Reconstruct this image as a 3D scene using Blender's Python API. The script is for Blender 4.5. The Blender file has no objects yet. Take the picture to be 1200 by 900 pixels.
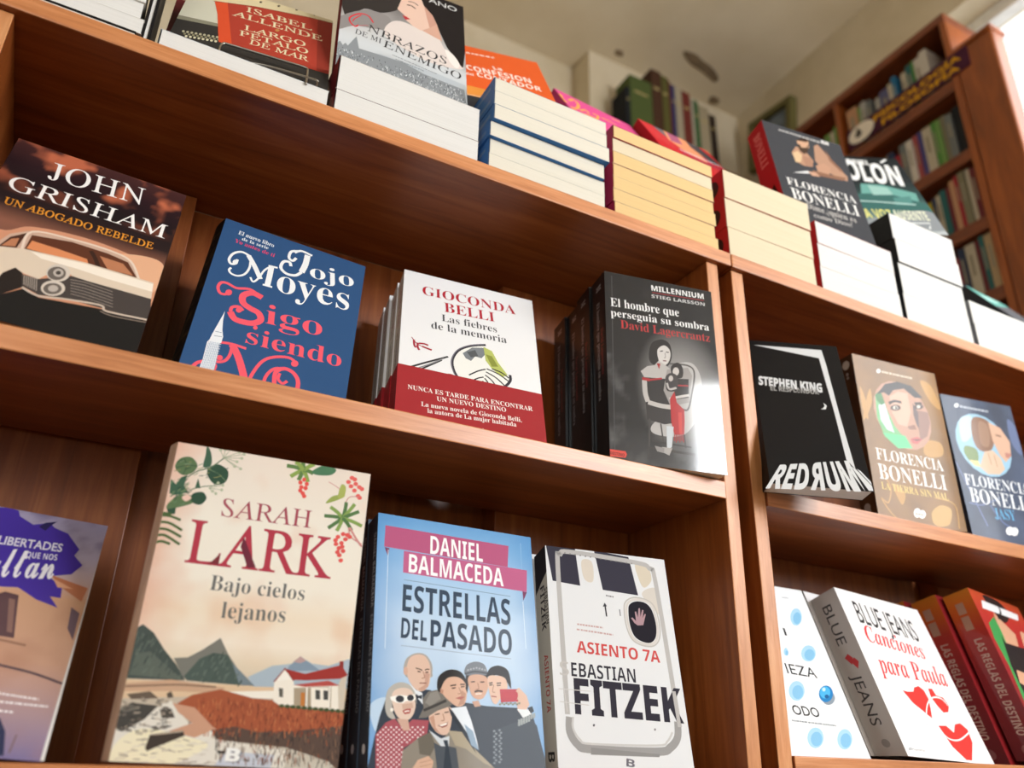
import bpy, bmesh, math, random
from mathutils import Vector, Matrix, noise
from mathutils.geometry import tessellate_polygon

SC = bpy.context.scene
COL = SC.collection

# ------------------------------------------------------------------ camera, sky, light, exposure
S = 0.70            # metres per calibration unit (case front stands 0.70 m from the lens)
CZ = 0.95           # height of the lens above the floor
YAW, PITCH, ROLL = math.radians(27.83033294), math.radians(24.51441169), math.radians(1.54749846)
FOCAL_PX = 992.67

def U(x, y, z):
    return Vector((x * S, y * S, z * S + CZ))

def make_camera():
    cy, sy, cp, sp, cr, sr = math.cos(YAW), math.sin(YAW), math.cos(PITCH), math.sin(PITCH), math.cos(ROLL), math.sin(ROLL)
    B = Matrix(((1, 0, 0), (0, 0, -1), (0, 1, 0)))
    Y = Matrix(((cy, 0, -sy), (0, 1, 0), (sy, 0, cy)))
    P = Matrix(((1, 0, 0), (0, cp, sp), (0, -sp, cp)))
    Ro = Matrix(((cr, -sr, 0), (sr, cr, 0), (0, 0, 1)))
    R = Ro @ P @ Y @ B                      # world -> (right, down, forward)
    right, down, fwd = R[0], R[1], R[2]
    m = Matrix((right, -Vector(down), -Vector(fwd))).transposed().to_4x4()
    m.translation = (0, 0, CZ)
    cam = bpy.data.cameras.new('camera')
    cam.sensor_fit = 'HORIZONTAL'
    cam.sensor_width = 36.0
    cam.lens = FOCAL_PX / 1200 * 36.0
    cam.clip_start = 0.02
    cam.dof.use_dof = True
    cam.dof.focus_distance = 0.88
    cam.dof.aperture_fstop = 3.8
    ob = bpy.data.objects.new('camera', cam)
    ob.matrix_world = m
    COL.objects.link(ob)
    SC.camera = ob
make_camera()

SC.view_settings.view_transform = 'Standard'
SC.view_settings.look = 'None'
SC.view_settings.gamma = 1.0
SC.view_settings.use_curve_mapping = False
SC.view_settings.exposure = 0.0
SC.cycles.use_denoising = True
SC.cycles.max_bounces = 8
SC.cycles.sample_clamp_indirect = 6.0
SC.cycles.caustics_reflective = False
SC.cycles.caustics_refractive = False

world = bpy.data.worlds.new('daylight_sky')
SC.world = world
world.use_nodes = True
wb = world.node_tree.nodes['Background']
wb.inputs[0].default_value = (0.93, 0.97, 1.0, 1)
wb.inputs[1].default_value = 1.8

def area(name, loc, look, sx, sy, power, col):
    l = bpy.data.lights.new(name, 'AREA')
    l.shape = 'RECTANGLE'; l.size = sx; l.size_y = sy; l.energy = power; l.color = col
    o = bpy.data.objects.new(name, l)
    o.location = loc
    d = (Vector(look) - Vector(loc)).normalized()
    o.rotation_euler = d.to_track_quat('-Z', 'Y').to_euler()
    COL.objects.link(o)
    return o
# daylight entering through the shop windows behind the camera and those of the right wall
area('front_window_daylight', (1.86, -2.02, 2.25), (1.3, 0.7, 1.5), 0.5, 0.8, 44, (0.95, 0.975, 1.0))
area('side_window_daylight', (-1.1, -2.02, 1.85), (-0.1, 0.7, 1.2), 1.2, 2.0, 14, (0.93, 0.97, 1.0))
area('street_window_daylight', (2.16, -0.95, 1.95), (0.6, 0.7, 1.3), 1.1, 1.15, 40, (0.95, 0.975, 1.0))
area('right_window_daylight', (2.20, 0.62, 2.55), (1.2, 0.9, 2.4), 0.75, 1.0, 7, (1.0, 0.98, 0.95))

# ------------------------------------------------------------------ materials
def lin(h):
    h = h.lstrip('#')
    out = []
    for i in (0, 2, 4):
        c = int(h[i:i + 2], 16) / 255
        out.append(c / 12.92 if c <= 0.04045 else ((c + 0.055) / 1.055) ** 2.4)
    return (*out, 1.0)

def new_mat(name, rough=0.5, spec=0.5):
    m = bpy.data.materials.new(name)
    m.use_nodes = True
    p = m.node_tree.nodes['Principled BSDF']
    p.inputs['Roughness'].default_value = rough
    p.inputs['Specular IOR Level'].default_value = spec
    return m, m.node_tree.nodes, m.node_tree.links, p

def cover_mat(name, rough, coat, spec=0.22):
    m, n, l, p = new_mat(name, rough, spec)
    a = n.new('ShaderNodeAttribute'); a.attribute_name = 'Col'
    l.new(a.outputs['Color'], p.inputs['Base Color'])
    p.inputs['Coat Weight'].default_value = coat
    p.inputs['Coat Roughness'].default_value = 0.07
    t = n.new('ShaderNodeTexCoord'); ns = n.new('ShaderNodeTexNoise'); ns.inputs['Scale'].default_value = 60
    r = n.new('ShaderNodeMapRange'); r.inputs[3].default_value = rough - 0.05; r.inputs[4].default_value = rough + 0.07
    l.new(t.outputs['Object'], ns.inputs['Vector']); l.new(ns.outputs['Fac'], r.inputs[0]); l.new(r.outputs[0], p.inputs['Roughness'])
    return m
M_GLOSS = cover_mat('glossy_printed_card', 0.5, 0.32)
M_LAMINATE = cover_mat('laminated_printed_card', 0.5, 0.9)
M_SATIN = cover_mat('satin_printed_card', 0.55, 0.06, 0.12)
M_MATTE = cover_mat('matte_printed_card', 0.7, 0.0, 0.08)

def page_mat(name, col, col2):
    m, n, l, p = new_mat(name, 0.85, 0.2)
    t = n.new('ShaderNodeTexCoord'); mp = n.new('ShaderNodeMapping'); mp.inputs['Scale'].default_value = (3, 1600, 3)
    ns = n.new('ShaderNodeTexNoise'); ns.inputs['Scale'].default_value = 1.0; ns.inputs['Detail'].default_value = 3
    r = n.new('ShaderNodeValToRGB')
    r.color_ramp.elements[0].color = lin(col2); r.color_ramp.elements[0].position = 0.25
    r.color_ramp.elements[1].color = lin(col); r.color_ramp.elements[1].position = 0.5
    l.new(t.outputs['Object'], mp.inputs['Vector']); l.new(mp.outputs[0], ns.inputs['Vector']); l.new(ns.outputs['Fac'], r.inputs[0]); l.new(r.outputs[0], p.inputs['Base Color'])
    return m
PG = dict(white=page_mat('white_paper', '#dfddd9', '#d0cec8'), cream=page_mat('cream_paper', '#decfb2', '#d2c09e'),
          ivory=page_mat('ivory_paper', '#dfd9ca', '#d1c9b6'), tan=page_mat('tan_paper', '#e0c08a', '#d3af76'), grey=page_mat('grey_paper', '#d8d3c8', '#c4bdb0'))

def wood_mat(name, sc, dark, mid, light, rough=0.38):
    m, n, l, p = new_mat(name, rough, 0.5)
    t = n.new('ShaderNodeTexCoord'); mp = n.new('ShaderNodeMapping'); mp.inputs['Scale'].default_value = sc
    ns = n.new('ShaderNodeTexNoise'); ns.inputs['Scale'].default_value = 1.0; ns.inputs['Detail'].default_value = 7; ns.inputs['Roughness'].default_value = 0.62; ns.inputs['Distortion'].default_value = 0.6
    r = n.new('ShaderNodeValToRGB')
    e = r.color_ramp.elements
    e[0].position = 0.28; e[0].color = lin(dark); e[1].position = 0.72; e[1].color = lin(light)
    k = e.new(0.5); k.color = lin(mid)
    n2 = n.new('ShaderNodeTexNoise'); n2.inputs['Scale'].default_value = 3.5; n2.inputs['Detail'].default_value = 3
    mx = n.new('ShaderNodeMix'); mx.data_type = 'RGBA'; mx.blend_type = 'MULTIPLY'; mx.inputs[0].default_value = 0.35
    r2 = n.new('ShaderNodeValToRGB'); r2.color_ramp.elements[0].position = 0.3; r2.color_ramp.elements[0].color = (0.45, 0.42, 0.4, 1); r2.color_ramp.elements[1].position = 0.65
    l.new(t.outputs['Object'], mp.inputs['Vector']); l.new(mp.outputs[0], ns.inputs['Vector']); l.new(ns.outputs['Fac'], r.inputs[0])
    l.new(t.outputs['Object'], n2.inputs['Vector']); l.new(n2.outputs['Fac'], r2.inputs[0])
    l.new(r.outputs[0], mx.inputs[6]); l.new(r2.outputs[0], mx.inputs[7]); l.new(mx.outputs[2], p.inputs['Base Color'])
    b = n.new('ShaderNodeBump'); b.inputs['Strength'].default_value = 0.12; b.inputs['Distance'].default_value = 0.002
    l.new(ns.outputs['Fac'], b.inputs['Height']); l.new(b.outputs[0], p.inputs['Normal'])
    p.inputs['Coat Weight'].default_value = 0.12; p.inputs['Coat Roughness'].default_value = 0.42
    return m
WOOD_X = wood_mat('varnished_wood_long_grain', (5, 70, 70), '#753a14', '#944e1f', '#aa622e')
WOOD_Z = wood_mat('varnished_wood_upright_grain', (70, 70, 5), '#753a14', '#924c1d', '#aa622e')
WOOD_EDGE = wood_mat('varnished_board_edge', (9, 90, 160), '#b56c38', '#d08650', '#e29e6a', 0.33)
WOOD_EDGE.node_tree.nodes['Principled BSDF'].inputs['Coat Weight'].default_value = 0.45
WOOD_POST = wood_mat('varnished_post_edge', (130, 90, 12), '#b8743f', '#d08a54', '#dfa06c', 0.4)
WOOD_FAR = wood_mat('reddish_brown_wood', (30, 6, 30), '#5e2c12', '#78391a', '#8f4a22', 0.4)
WOOD_FARZ = wood_mat('reddish_brown_wood_upright', (40, 40, 4), '#743a12', '#944a18', '#ad5c24', 0.4)

def plaster(name, col, col2, scale=4.0):
    m, n, l, p = new_mat(name, 0.9, 0.2)
    t = n.new('ShaderNodeTexCoord'); ns = n.new('ShaderNodeTexNoise'); ns.inputs['Scale'].default_value = scale; ns.inputs['Detail'].default_value = 6
    r = n.new('ShaderNodeValToRGB'); r.color_ramp.elements[0].position = 0.35; r.color_ramp.elements[0].color = lin(col2); r.color_ramp.elements[1].position = 0.6; r.color_ramp.elements[1].color = lin(col)
    b = n.new('ShaderNodeBump'); b.inputs['Strength'].default_value = 0.15; b.inputs['Distance'].default_value = 0.01
    l.new(t.outputs['Object'], ns.inputs['Vector']); l.new(ns.outputs['Fac'], r.inputs[0]); l.new(r.outputs[0], p.inputs['Base Color']); l.new(ns.outputs['Fac'], b.inputs['Height']); l.new(b.outputs[0], p.inputs['Normal'])
    return m
M_WALL = plaster('cream_plaster', '#d6c9b0', '#c9bb9f')
M_CEIL = plaster('beige_ceiling_paint', '#e2d4ba', '#d6c6a8', 2.5)
M_PEEL = plaster('bare_plaster', '#8d7a62', '#7b6a54', 20)
M_FLOOR = plaster('worn_floor_tile', '#857462', '#716252', 6)

def plain(name, col, rough=0.5, metal=0.0):
    m, n, l, p = new_mat(name, rough, 0.5)
    p.inputs['Metallic'].default_value = metal
    t = n.new('ShaderNodeTexCoord'); ns = n.new('ShaderNodeTexNoise'); ns.inputs['Scale'].default_value = 25
    r = n.new('ShaderNodeValToRGB'); c = lin(col)
    r.color_ramp.elements[0].color = (c[0] * .86, c[1] * .86, c[2] * .86, 1); r.color_ramp.elements[1].color = c
    r.color_ramp.elements[0].position = 0.3; r.color_ramp.elements[1].position = 0.6
    l.new(t.outputs['Object'], ns.inputs['Vector']); l.new(ns.outputs['Fac'], r.inputs[0]); l.new(r.outputs[0], p.inputs['Base Color'])
    return m
M_WIRE = plain('bent_steel_wire', '#a8a49c', 0.28, 1.0)
M_PAINTW = plain('white_window_paint', '#e8e6e0', 0.5)
M_DARK = plain('black_iron', '#26262a', 0.5)
_plain = {}
def pm(col, rough=0.5):
    k = (col, rough)
    if k not in _plain: _plain[k] = plain('printed_card_' + col.lstrip('#'), col, rough)
    return _plain[k]

def glass():
    m = bpy.data.materials.new('clear_window_glass'); m.use_nodes = True
    n, l = m.node_tree.nodes, m.node_tree.links; n.clear()
    o = n.new('ShaderNodeOutputMaterial'); a = n.new('ShaderNodeBsdfTransparent'); b = n.new('ShaderNodeBsdfGlossy'); b.inputs['Roughness'].default_value = 0.03
    x = n.new('ShaderNodeMixShader'); x.inputs[0].default_value = 0.06
    l.new(a.outputs[0], x.inputs[1]); l.new(b.outputs[0], x.inputs[2]); l.new(x.outputs[0], o.inputs[0])
    return m
M_GLASS = glass()

# ------------------------------------------------------------------ object helpers
def tag(o, label=None, cat=None, group=None, kind=None):
    if label: o['label'] = label
    if cat: o['category'] = cat
    if group: o['group'] = group
    if kind: o['kind'] = kind
    return o

def empty(name, m, label, cat, group=None):
    o = bpy.data.objects.new(name, None)
    o.empty_display_size = 0.05
    o.matrix_world = m if isinstance(m, Matrix) else Matrix.Translation(m)
    COL.objects.link(o)
    return tag(o, label, cat, group)

def link(name, me, mats, parent=None):
    for m in (mats if isinstance(mats, (list, tuple)) else [mats]): me.materials.append(m)
    o = bpy.data.objects.new(name, me)
    COL.objects.link(o)
    if parent: o.parent = parent
    return o

class MB:
    """plain mesh builder: boxes, prisms, tubes"""
    def __init__(s): s.bm = bmesh.new()
    def box(s, x0, x1, y0, y1, z0, z1, bev=0.0):
        r = bmesh.ops.create_cube(s.bm, size=1.0)
        for v in r['verts']:
            v.co = Vector(((x0 + x1) / 2 + v.co.x * (x1 - x0), (y0 + y1) / 2 + v.co.y * (y1 - y0), (z0 + z1) / 2 + v.co.z * (z1 - z0)))
        if bev:
            es = list({e for v in r['verts'] for e in v.link_edges})
            bmesh.ops.bevel(s.bm, geom=es, offset=bev, segments=2, affect='EDGES', profile=0.5)
        return s
    def tube(s, pts, r, n=8):
        pts = [Vector(p) for p in pts]; rings = []
        for i, p in enumerate(pts):
            d = (pts[min(i + 1, len(pts) - 1)] - pts[max(i - 1, 0)]).normalized()
            a = d.orthogonal().normalized(); b = d.cross(a)
            if rings:
                pa = rings[-1][1]; a = (pa - d * pa.dot(d)).normalized(); b = d.cross(a)
            rings.append(([s.bm.verts.new(p + (a * math.cos(t) + b * math.sin(t)) * r) for t in [2 * math.pi * k / n for k in range(n)]], a))
        for (q, _), (w, _) in zip(rings, rings[1:]):
            for k in range(n): s.bm.faces.new((q[k], q[(k + 1) % n], w[(k + 1) % n], w[k]))
        s.bm.faces.new(rings[0][0][::-1]); s.bm.faces.new(rings[-1][0])
        return s
    def build(s, name, mats, parent=None, smooth=False):
        bmesh.ops.recalc_face_normals(s.bm, faces=s.bm.faces)
        me = bpy.data.meshes.new(name); s.bm.to_mesh(me); s.bm.free()
        if smooth:
            for p in me.polygons: p.use_smooth = True
        return link(name, me, mats, parent)

# ------------------------------------------------------------------ printed artwork
FONT_BASE = {'serifb': 0x1D400, 'serif': 0x1D434, 'serifbi': 0x1D468, 'script': 0x1D4D0, 'sansb': 0x1D5D4, 'sanst': None, 'sans': None}
ACC = {'Ó': 'O', 'É': 'E', 'Í': 'I', 'í': 'i', 'é': 'e', 'á': 'a'}
def glyphs(t, font):
    b = FONT_BASE[font]
    if b is None: return t
    out = ''
    for c in t:
        c = ACC.get(c, c)
        if 'A' <= c <= 'Z': out += chr(b + ord(c) - 65)
        elif 'a' <= c <= 'z': out += 'ℎ' if (font == 'serif' and c == 'h') else chr(b + 26 + ord(c) - 97)
        elif c.isdigit() and font == 'sansb': out += chr(0x1D7EC + int(c))
        else: out += c
    return out
_tx = {}
def text_mesh(t, font, off):
    """(verts, faces) of a flat text, x from 0..1 over its width, y in units of its tallest letter"""
    k = (t, font, off)
    if k in _tx: return _tx[k]
    c = bpy.data.curves.new('lettering', 'FONT'); c.body = glyphs(t, font); c.offset = off; c.resolution_u = 3
    if font == 'serif': c.shear = -0.27
    if font == 'script': c.shear = 0.0
    o = bpy.data.objects.new('lettering', c); COL.objects.link(o)
    dg = bpy.context.evaluated_depsgraph_get(); dg.update()
    me = bpy.data.meshes.new_from_object(o.evaluated_get(dg))
    v = [(p.co.x, p.co.y) for p in me.vertices]; f = [tuple(p.vertices) for p in me.polygons]
    COL.objects.unlink(o); bpy.data.objects.remove(o); bpy.data.curves.remove(c); bpy.data.meshes.remove(me)
    x0, x1 = min(p[0] for p in v), max(p[0] for p in v); y1 = max(p[1] for p in v)
    v = [((p[0] - x0) / (x1 - x0), p[1] / y1) for p in v]
    _tx[k] = (v, f)
    return _tx[k]

def catmull(pts, closed=False, n=6):
    out = []; N = len(pts)
    if N < 3 and not closed: return pts
    for i in range(N if closed else N - 1):
        g = (lambda j: pts[j % N]) if closed else (lambda j: pts[max(0, min(N - 1, j))])
        p0, p1, p2, p3 = g(i - 1), g(i), g(i + 1), g(i + 2)
        for k in range(n):
            t = k / n
            out.append(tuple(0.5 * (2 * b + (c - a) * t + (2 * a - 5 * b + 4 * c - d) * t * t + (3 * b - a - 3 * c + d) * t ** 3) for a, b, c, d in zip(p0, p1, p2, p3)))
    if not closed: out.append(pts[-1])
    return out

def clip(poly, w, h):
    for ax, lim, sgn in ((0, 0, 1), (0, w, -1), (1, 0, 1), (1, h, -1)):
        out = []
        for i in range(len(poly)):
            a, b = poly[i - 1], poly[i]
            ia, ib = (a[ax] - lim) * sgn >= 0, (b[ax] - lim) * sgn >= 0
            if ia != ib:
                t = (lim - a[ax]) / (b[ax] - a[ax]); out.append((a[0] + (b[0] - a[0]) * t, a[1] + (b[1] - a[1]) * t))
            if ib: out.append(b)
        poly = out
        if not poly: return []
    return poly

class Print:
    """a printed face in a local (u, v) plane: a base grid plus thin layers of ink, one colour per shape"""
    DZ = 9e-6
    def __init__(s, w, h, place):
        s.w, s.h, s.place, s.v, s.f, s.c, s.z = w, h, place, [], [], [], 0.0
        s.layers = []
    def base(s, fn, nx=2, ny=2):
        o = len(s.v)
        for j in range(ny + 1):
            for i in range(nx + 1):
                s.v.append(s.place(s.w * i / nx, s.h * j / ny, 0)); s.c.append(fn(i / nx, j / ny) if callable(fn) else lin(fn))
        for j in range(ny):
            for i in range(nx):
                a = o + j * (nx + 1) + i; s.f.append((a, a + 1, a + nx + 2, a + nx + 1))
    def add(s, pts, faces, col):
        o = len(s.v)
        s.v += [s.place(x, y, s.z) for x, y in pts]; s.c += [col] * len(pts); s.f += [tuple(o + i for i in q) for q in faces]
    def poly(s, pts, col, clipped=True):
        if clipped: pts = clip(pts, s.w, s.h)
        q = []
        for p in pts:
            if not q or abs(p[0] - q[-1][0]) + abs(p[1] - q[-1][1]) > 1e-6: q.append(p)
        if len(q) < 3: return
        tri = tessellate_polygon([[Vector((x, y, 0)) for x, y in q]])
        s.add(q, [t if ((q[t[1]][0] - q[t[0]][0]) * (q[t[2]][1] - q[t[0]][1]) - (q[t[1]][1] - q[t[0]][1]) * (q[t[2]][0] - q[t[0]][0])) > 0 else t[::-1] for t in tri], col)
    def draw(s, ops):
        cm = 1e-4
        for op in ops:
            k = op[0]
            # one ink layer higher than whatever lies under this shape
            if k == 'H':
                q = op[3]; bb = (min(q[0::2]) - op[5], min(q[1::2]) - op[5], max(q[0::2]) + op[5], max(q[1::2]) + op[5])
            elif k == 'E':
                q = op[2]; rx, ry = abs(q[2]) + abs(q[4]), abs(q[3]) + abs(q[5]); bb = (q[0] - rx, q[1] - ry, q[0] + rx, q[1] + ry)
            elif k == 'T':
                q = op[4]; e = op[5]; bb = (min(q[0], q[2]) - e * .4, min(q[1], q[3]) - e * .5, max(q[0], q[2]) + e * .4, max(q[1], q[3]) + e * 1.2)
            else:
                q = op[4] if k == 'W' else op[3] if k == 'S' else op[2]; e = op[2] if k == 'S' else 0
                bb = (min(q[0::2]) - e, min(q[1::2]) - e, max(q[0::2]) + e, max(q[1::2]) + e)
            lv = 1 + max([l for (a, l) in s.layers if a[0] < bb[2] and bb[0] < a[2] and a[1] < bb[3] and bb[1] < a[3]], default=0)
            s.layers.append((bb, lv)); s.z = lv * s.DZ
            if k == 'P':
                p = [(op[2][i] * cm, op[2][i + 1] * cm) for i in range(0, len(op[2]), 2)]
                s.poly(catmull(p, True) if op[3] else p, lin(op[1]))
            elif k == 'E':
                q = [x * cm for x in op[2]]
                s.poly([(q[0] + q[2] * math.cos(t) + q[4] * math.sin(t), q[1] + q[3] * math.cos(t) + q[5] * math.sin(t)) for t in [2 * math.pi * i / 20 for i in range(20)]], lin(op[1]))
            elif k == 'S':
                p = [(op[3][i] * cm, op[3][i + 1] * cm) for i in range(0, len(op[3]), 2)]
                if op[4] or op[5]: p = catmull(p, bool(op[5]), 5)
                if op[5]: p = p + [p[0]]
                s.stroke(p, op[2] * cm / 2, lin(op[1]))
            elif k == 'T':
                x0, y0, x1, y1 = [x * cm for x in op[4]]; s.text(op[1], op[2], op[3], x0, y0, x1, y1, op[5] * cm, op[6])
            elif k == 'H':                                   # short strokes scattered over a patch
                q = [(op[3][i] * cm, op[3][i + 1] * cm) for i in range(0, 8, 2)]; r = random.Random(op[7]); z = s.z
                for i in range(op[2]):
                    a, b = r.random(), r.random()
                    x = (q[0][0] * (1 - a) + q[1][0] * a) * (1 - b) + (q[3][0] * (1 - a) + q[2][0] * a) * b
                    y = (q[0][1] * (1 - a) + q[1][1] * a) * (1 - b) + (q[3][1] * (1 - a) + q[2][1] * a) * b
                    L = op[5] * cm * r.uniform(.5, 1.2); an = op[6] + r.uniform(-.3, .3); s.z = z + (i % 5) * 2e-6
                    s.stroke([(x - L / 2 * math.cos(an), y - L / 2 * math.sin(an)), (x + L / 2 * math.cos(an), y + L / 2 * math.sin(an))], op[4] * cm / 2, lin(r.choice(op[1])))
            elif k == 'W':
                q = [(op[4][i] * cm, op[4][i + 1] * cm) for i in range(0, 8, 2)]
                v, f = text_mesh(op[1], op[2], 0.02)
                L = lambda a, b, t: (a[0] + (b[0] - a[0]) * t, a[1] + (b[1] - a[1]) * t)
                s.add([L(L(q[0], q[1], x), L(q[3], q[2], x), y) for x, y in v], f, lin(op[3]))
    def text(s, t, font, col, x0, y0, x1, y1, h, off=0.0):
        v, f = text_mesh(t, font, off)
        d = (x1 - x0, y1 - y0); L = math.hypot(*d); n = (-d[1] / L * h, d[0] / L * h)
        s.add([(x0 + d[0] * x + n[0] * y, y0 + d[1] * x + n[1] * y) for x, y in v], f, lin(col))
    def stroke(s, p, r, col):
        L, R = [], []
        for i in range(len(p)):
            a, b = p[max(0, i - 1)], p[min(len(p) - 1, i + 1)]
            if i == len(p) - 1 and p[0] == p[-1]: b = p[1]
            if i == 0 and p[0] == p[-1]: a = p[-2]
            d = math.hypot(b[0] - a[0], b[1] - a[1]) or 1e-9; n = (-(b[1] - a[1]) / d * r, (b[0] - a[0]) / d * r)
            L.append((p[i][0] + n[0], p[i][1] + n[1])); R.append((p[i][0] - n[0], p[i][1] - n[1]))
        for i in range(len(p) - 1):
            s.poly([R[i], R[i + 1], L[i + 1], L[i]], col)
    def mesh(s, name, extra=None):
        """extra: (verts, faces, colour) closing the back of the card"""
        if extra:
            o = len(s.v); s.v += extra[0]; s.c += [extra[2]] * len(extra[0]); s.f += [tuple(o + i for i in q) for q in extra[1]]
        me = bpy.data.meshes.new(name)
        me.from_pydata([tuple(v) for v in s.v], [], s.f)
        a = me.attributes.new('Col', 'FLOAT_COLOR', 'POINT')
        a.data.foreach_set('color', [x for c in s.c for x in c])
        me.update()
        return me

def mixc(a, b, t):
    t = max(0.0, min(1.0, t)); return tuple(x + (y - x) * t for x, y in zip(a, b))
def stops(t, *st):
    for (p, a), (q, b) in zip(st, st[1:]):
        if t <= q: return mixc(lin(a), lin(b), (t - p) / (q - p))
    return lin(st[-1][1])
def nz(u, v, s, seed=0): return noise.noise(Vector((u * s + seed * 7.1, v * s * 1.5, seed * 3.3)))
def fbm(u, v, s, seed=0): return nz(u, v, s, seed) + .5 * nz(u, v, s * 2.1, seed + 1) + .25 * nz(u, v, s * 4.3, seed + 2)

def bg_grisham(u, v):
    c = stops(v, (0, '#211f1e'), (.3, '#6a4a3e'), (.5, '#8a5a48'), (.6, '#2a1d1d'), (.72, '#20181a'), (.86, '#2c1a1e'), (1, '#4a2a28'))
    k = fbm(u, v, 4.5, 3) + .25 * nz(u, v, 19, 6)
    return mixc(c, lin('#c0694a'), (k - .02) * 2.0 * max(0, min(1, (v - .66) * 5)))
def bg_sarah(u, v):
    c = stops(v, (0, '#c9c2b4'), (.2, '#c4b5a2'), (.30, '#e0d0b8'), (.36, '#efe3d2'), (.45, '#ecdcc6'), (.55, '#eee6d8'), (.75, '#ece5d8'), (1, '#e6d8cb'))
    k = fbm(u, v, 3.5, 5)
    c = mixc(c, lin('#dba882'), (k - .12) * .9 * max(0, 1 - abs(v - .42) * 7))
    c = mixc(c, lin('#dfae98'), max(0, .16 - u + .06 * fbm(u, v, 5, 9)) * 5 * (1 if v > .3 else 0))
    return mixc(c, lin('#e3bda8'), max(0, fbm(u, v, 4, 11) - .25) * .8)
def bg_dan(u, v):
    c = stops(v, (0, '#8fb3d8'), (.3, '#b3cbe4'), (.5, '#c3d6ea'), (.72, '#a9c8e6'), (.9, '#7eafdb'), (1, '#6a9fd0'))
    e = abs(u - .52) * 2
    return mixc(c, lin('#4f8cc6'), max(0, e - .62 + .12 * fbm(u, v, 3, 2)) * 1.5)
def bg_mil(u, v):
    d = math.hypot((u - .66) / .42, (v - .40) / .36)
    c = mixc(lin('#a5a2a0'), lin('#131214'), (d - .2) * 1.25)
    c = mixc(c, lin('#4a4a4c'), .5 * max(0, 1 - v * 5))
    return mixc(c, lin('#7d7c7c'), max(0, fbm(u, v, 6, 4) - .15) * .5 * (1 if v < .55 else .1))
def bg_lib(u, v):
    c = stops(v, (0, '#7a6f98'), (.15, '#a58a90'), (.35, '#c79c84'), (.62, '#d3a584'), (.72, '#c9b2b4'), (.82, '#bdb3c8'), (1, '#a79fbb'))
    return mixc(c, lin('#5a4f74') if v > .75 else lin('#a87860'), max(0, fbm(u, v, 9 if v > .75 else 4, 6) - .05) * .7)
def bg_fb(u, v): return mixc(lin('#7a5a34'), lin('#966c38'), .5 + .6 * fbm(u, v, 3, 7))
def bg_jasy(u, v): return mixc(lin('#26324a'), lin('#40506f'), .4 + .6 * fbm(u, v, 3, 8))
def bg_brazos(u, v):
    c = stops(v, (0, '#b9bfc4'), (.3, '#cfd3d6'), (.5, '#c2bfbd'), (.75, '#6a6462'), (1, '#37322f'))
    return mixc(c, lin('#4c4644'), max(0, fbm(u, v, 3, 3)) * .5)
def bg_colon(u, v): return stops(v + .08 * fbm(u, v, 4, 2), (0, '#c2c6c8'), (.2, '#6d8480'), (.45, '#35504e'), (.65, '#2b3032'), (1, '#1f2224'))
def bg_reglas(u, v): return stops(v, (0, '#7a1c22'), (.5, '#9c2228'), (.85, '#b83028'), (1, '#c8502a'))
def bg_red(u, v): return mixc(lin('#c4262c'), lin('#d85a5a'), max(0, fbm(u, v, 3, 4)) * .5)
def bg_reglas_spine(u, v): return stops(v, (0, '#6a1a20'), (.5, '#8f2026'), (.75, '#b03024'), (.92, '#d06a24'), (1, '#d8862c'))
def bg_dan_spine(u, v): return mixc(lin('#30343c'), lin('#454b55'), .5 + .5 * fbm(u, v, 5, 3))
def bg_sarah_spine(u, v): return mixc(lin('#d9bba4'), lin('#b89a84'), .4 + .6 * fbm(u, v, 5, 5))
def bg_jojo_spine(u, v): return mixc(lin('#15110f'), lin('#4a3a22'), max(0, fbm(u, v * 1.6, 14, 5) - .18) * 1.3)
def bg_brown_spine(u, v): return mixc(lin('#3a2618'), lin('#5a3c24'), .4 + .6 * fbm(u, v, 5, 5))

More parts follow.
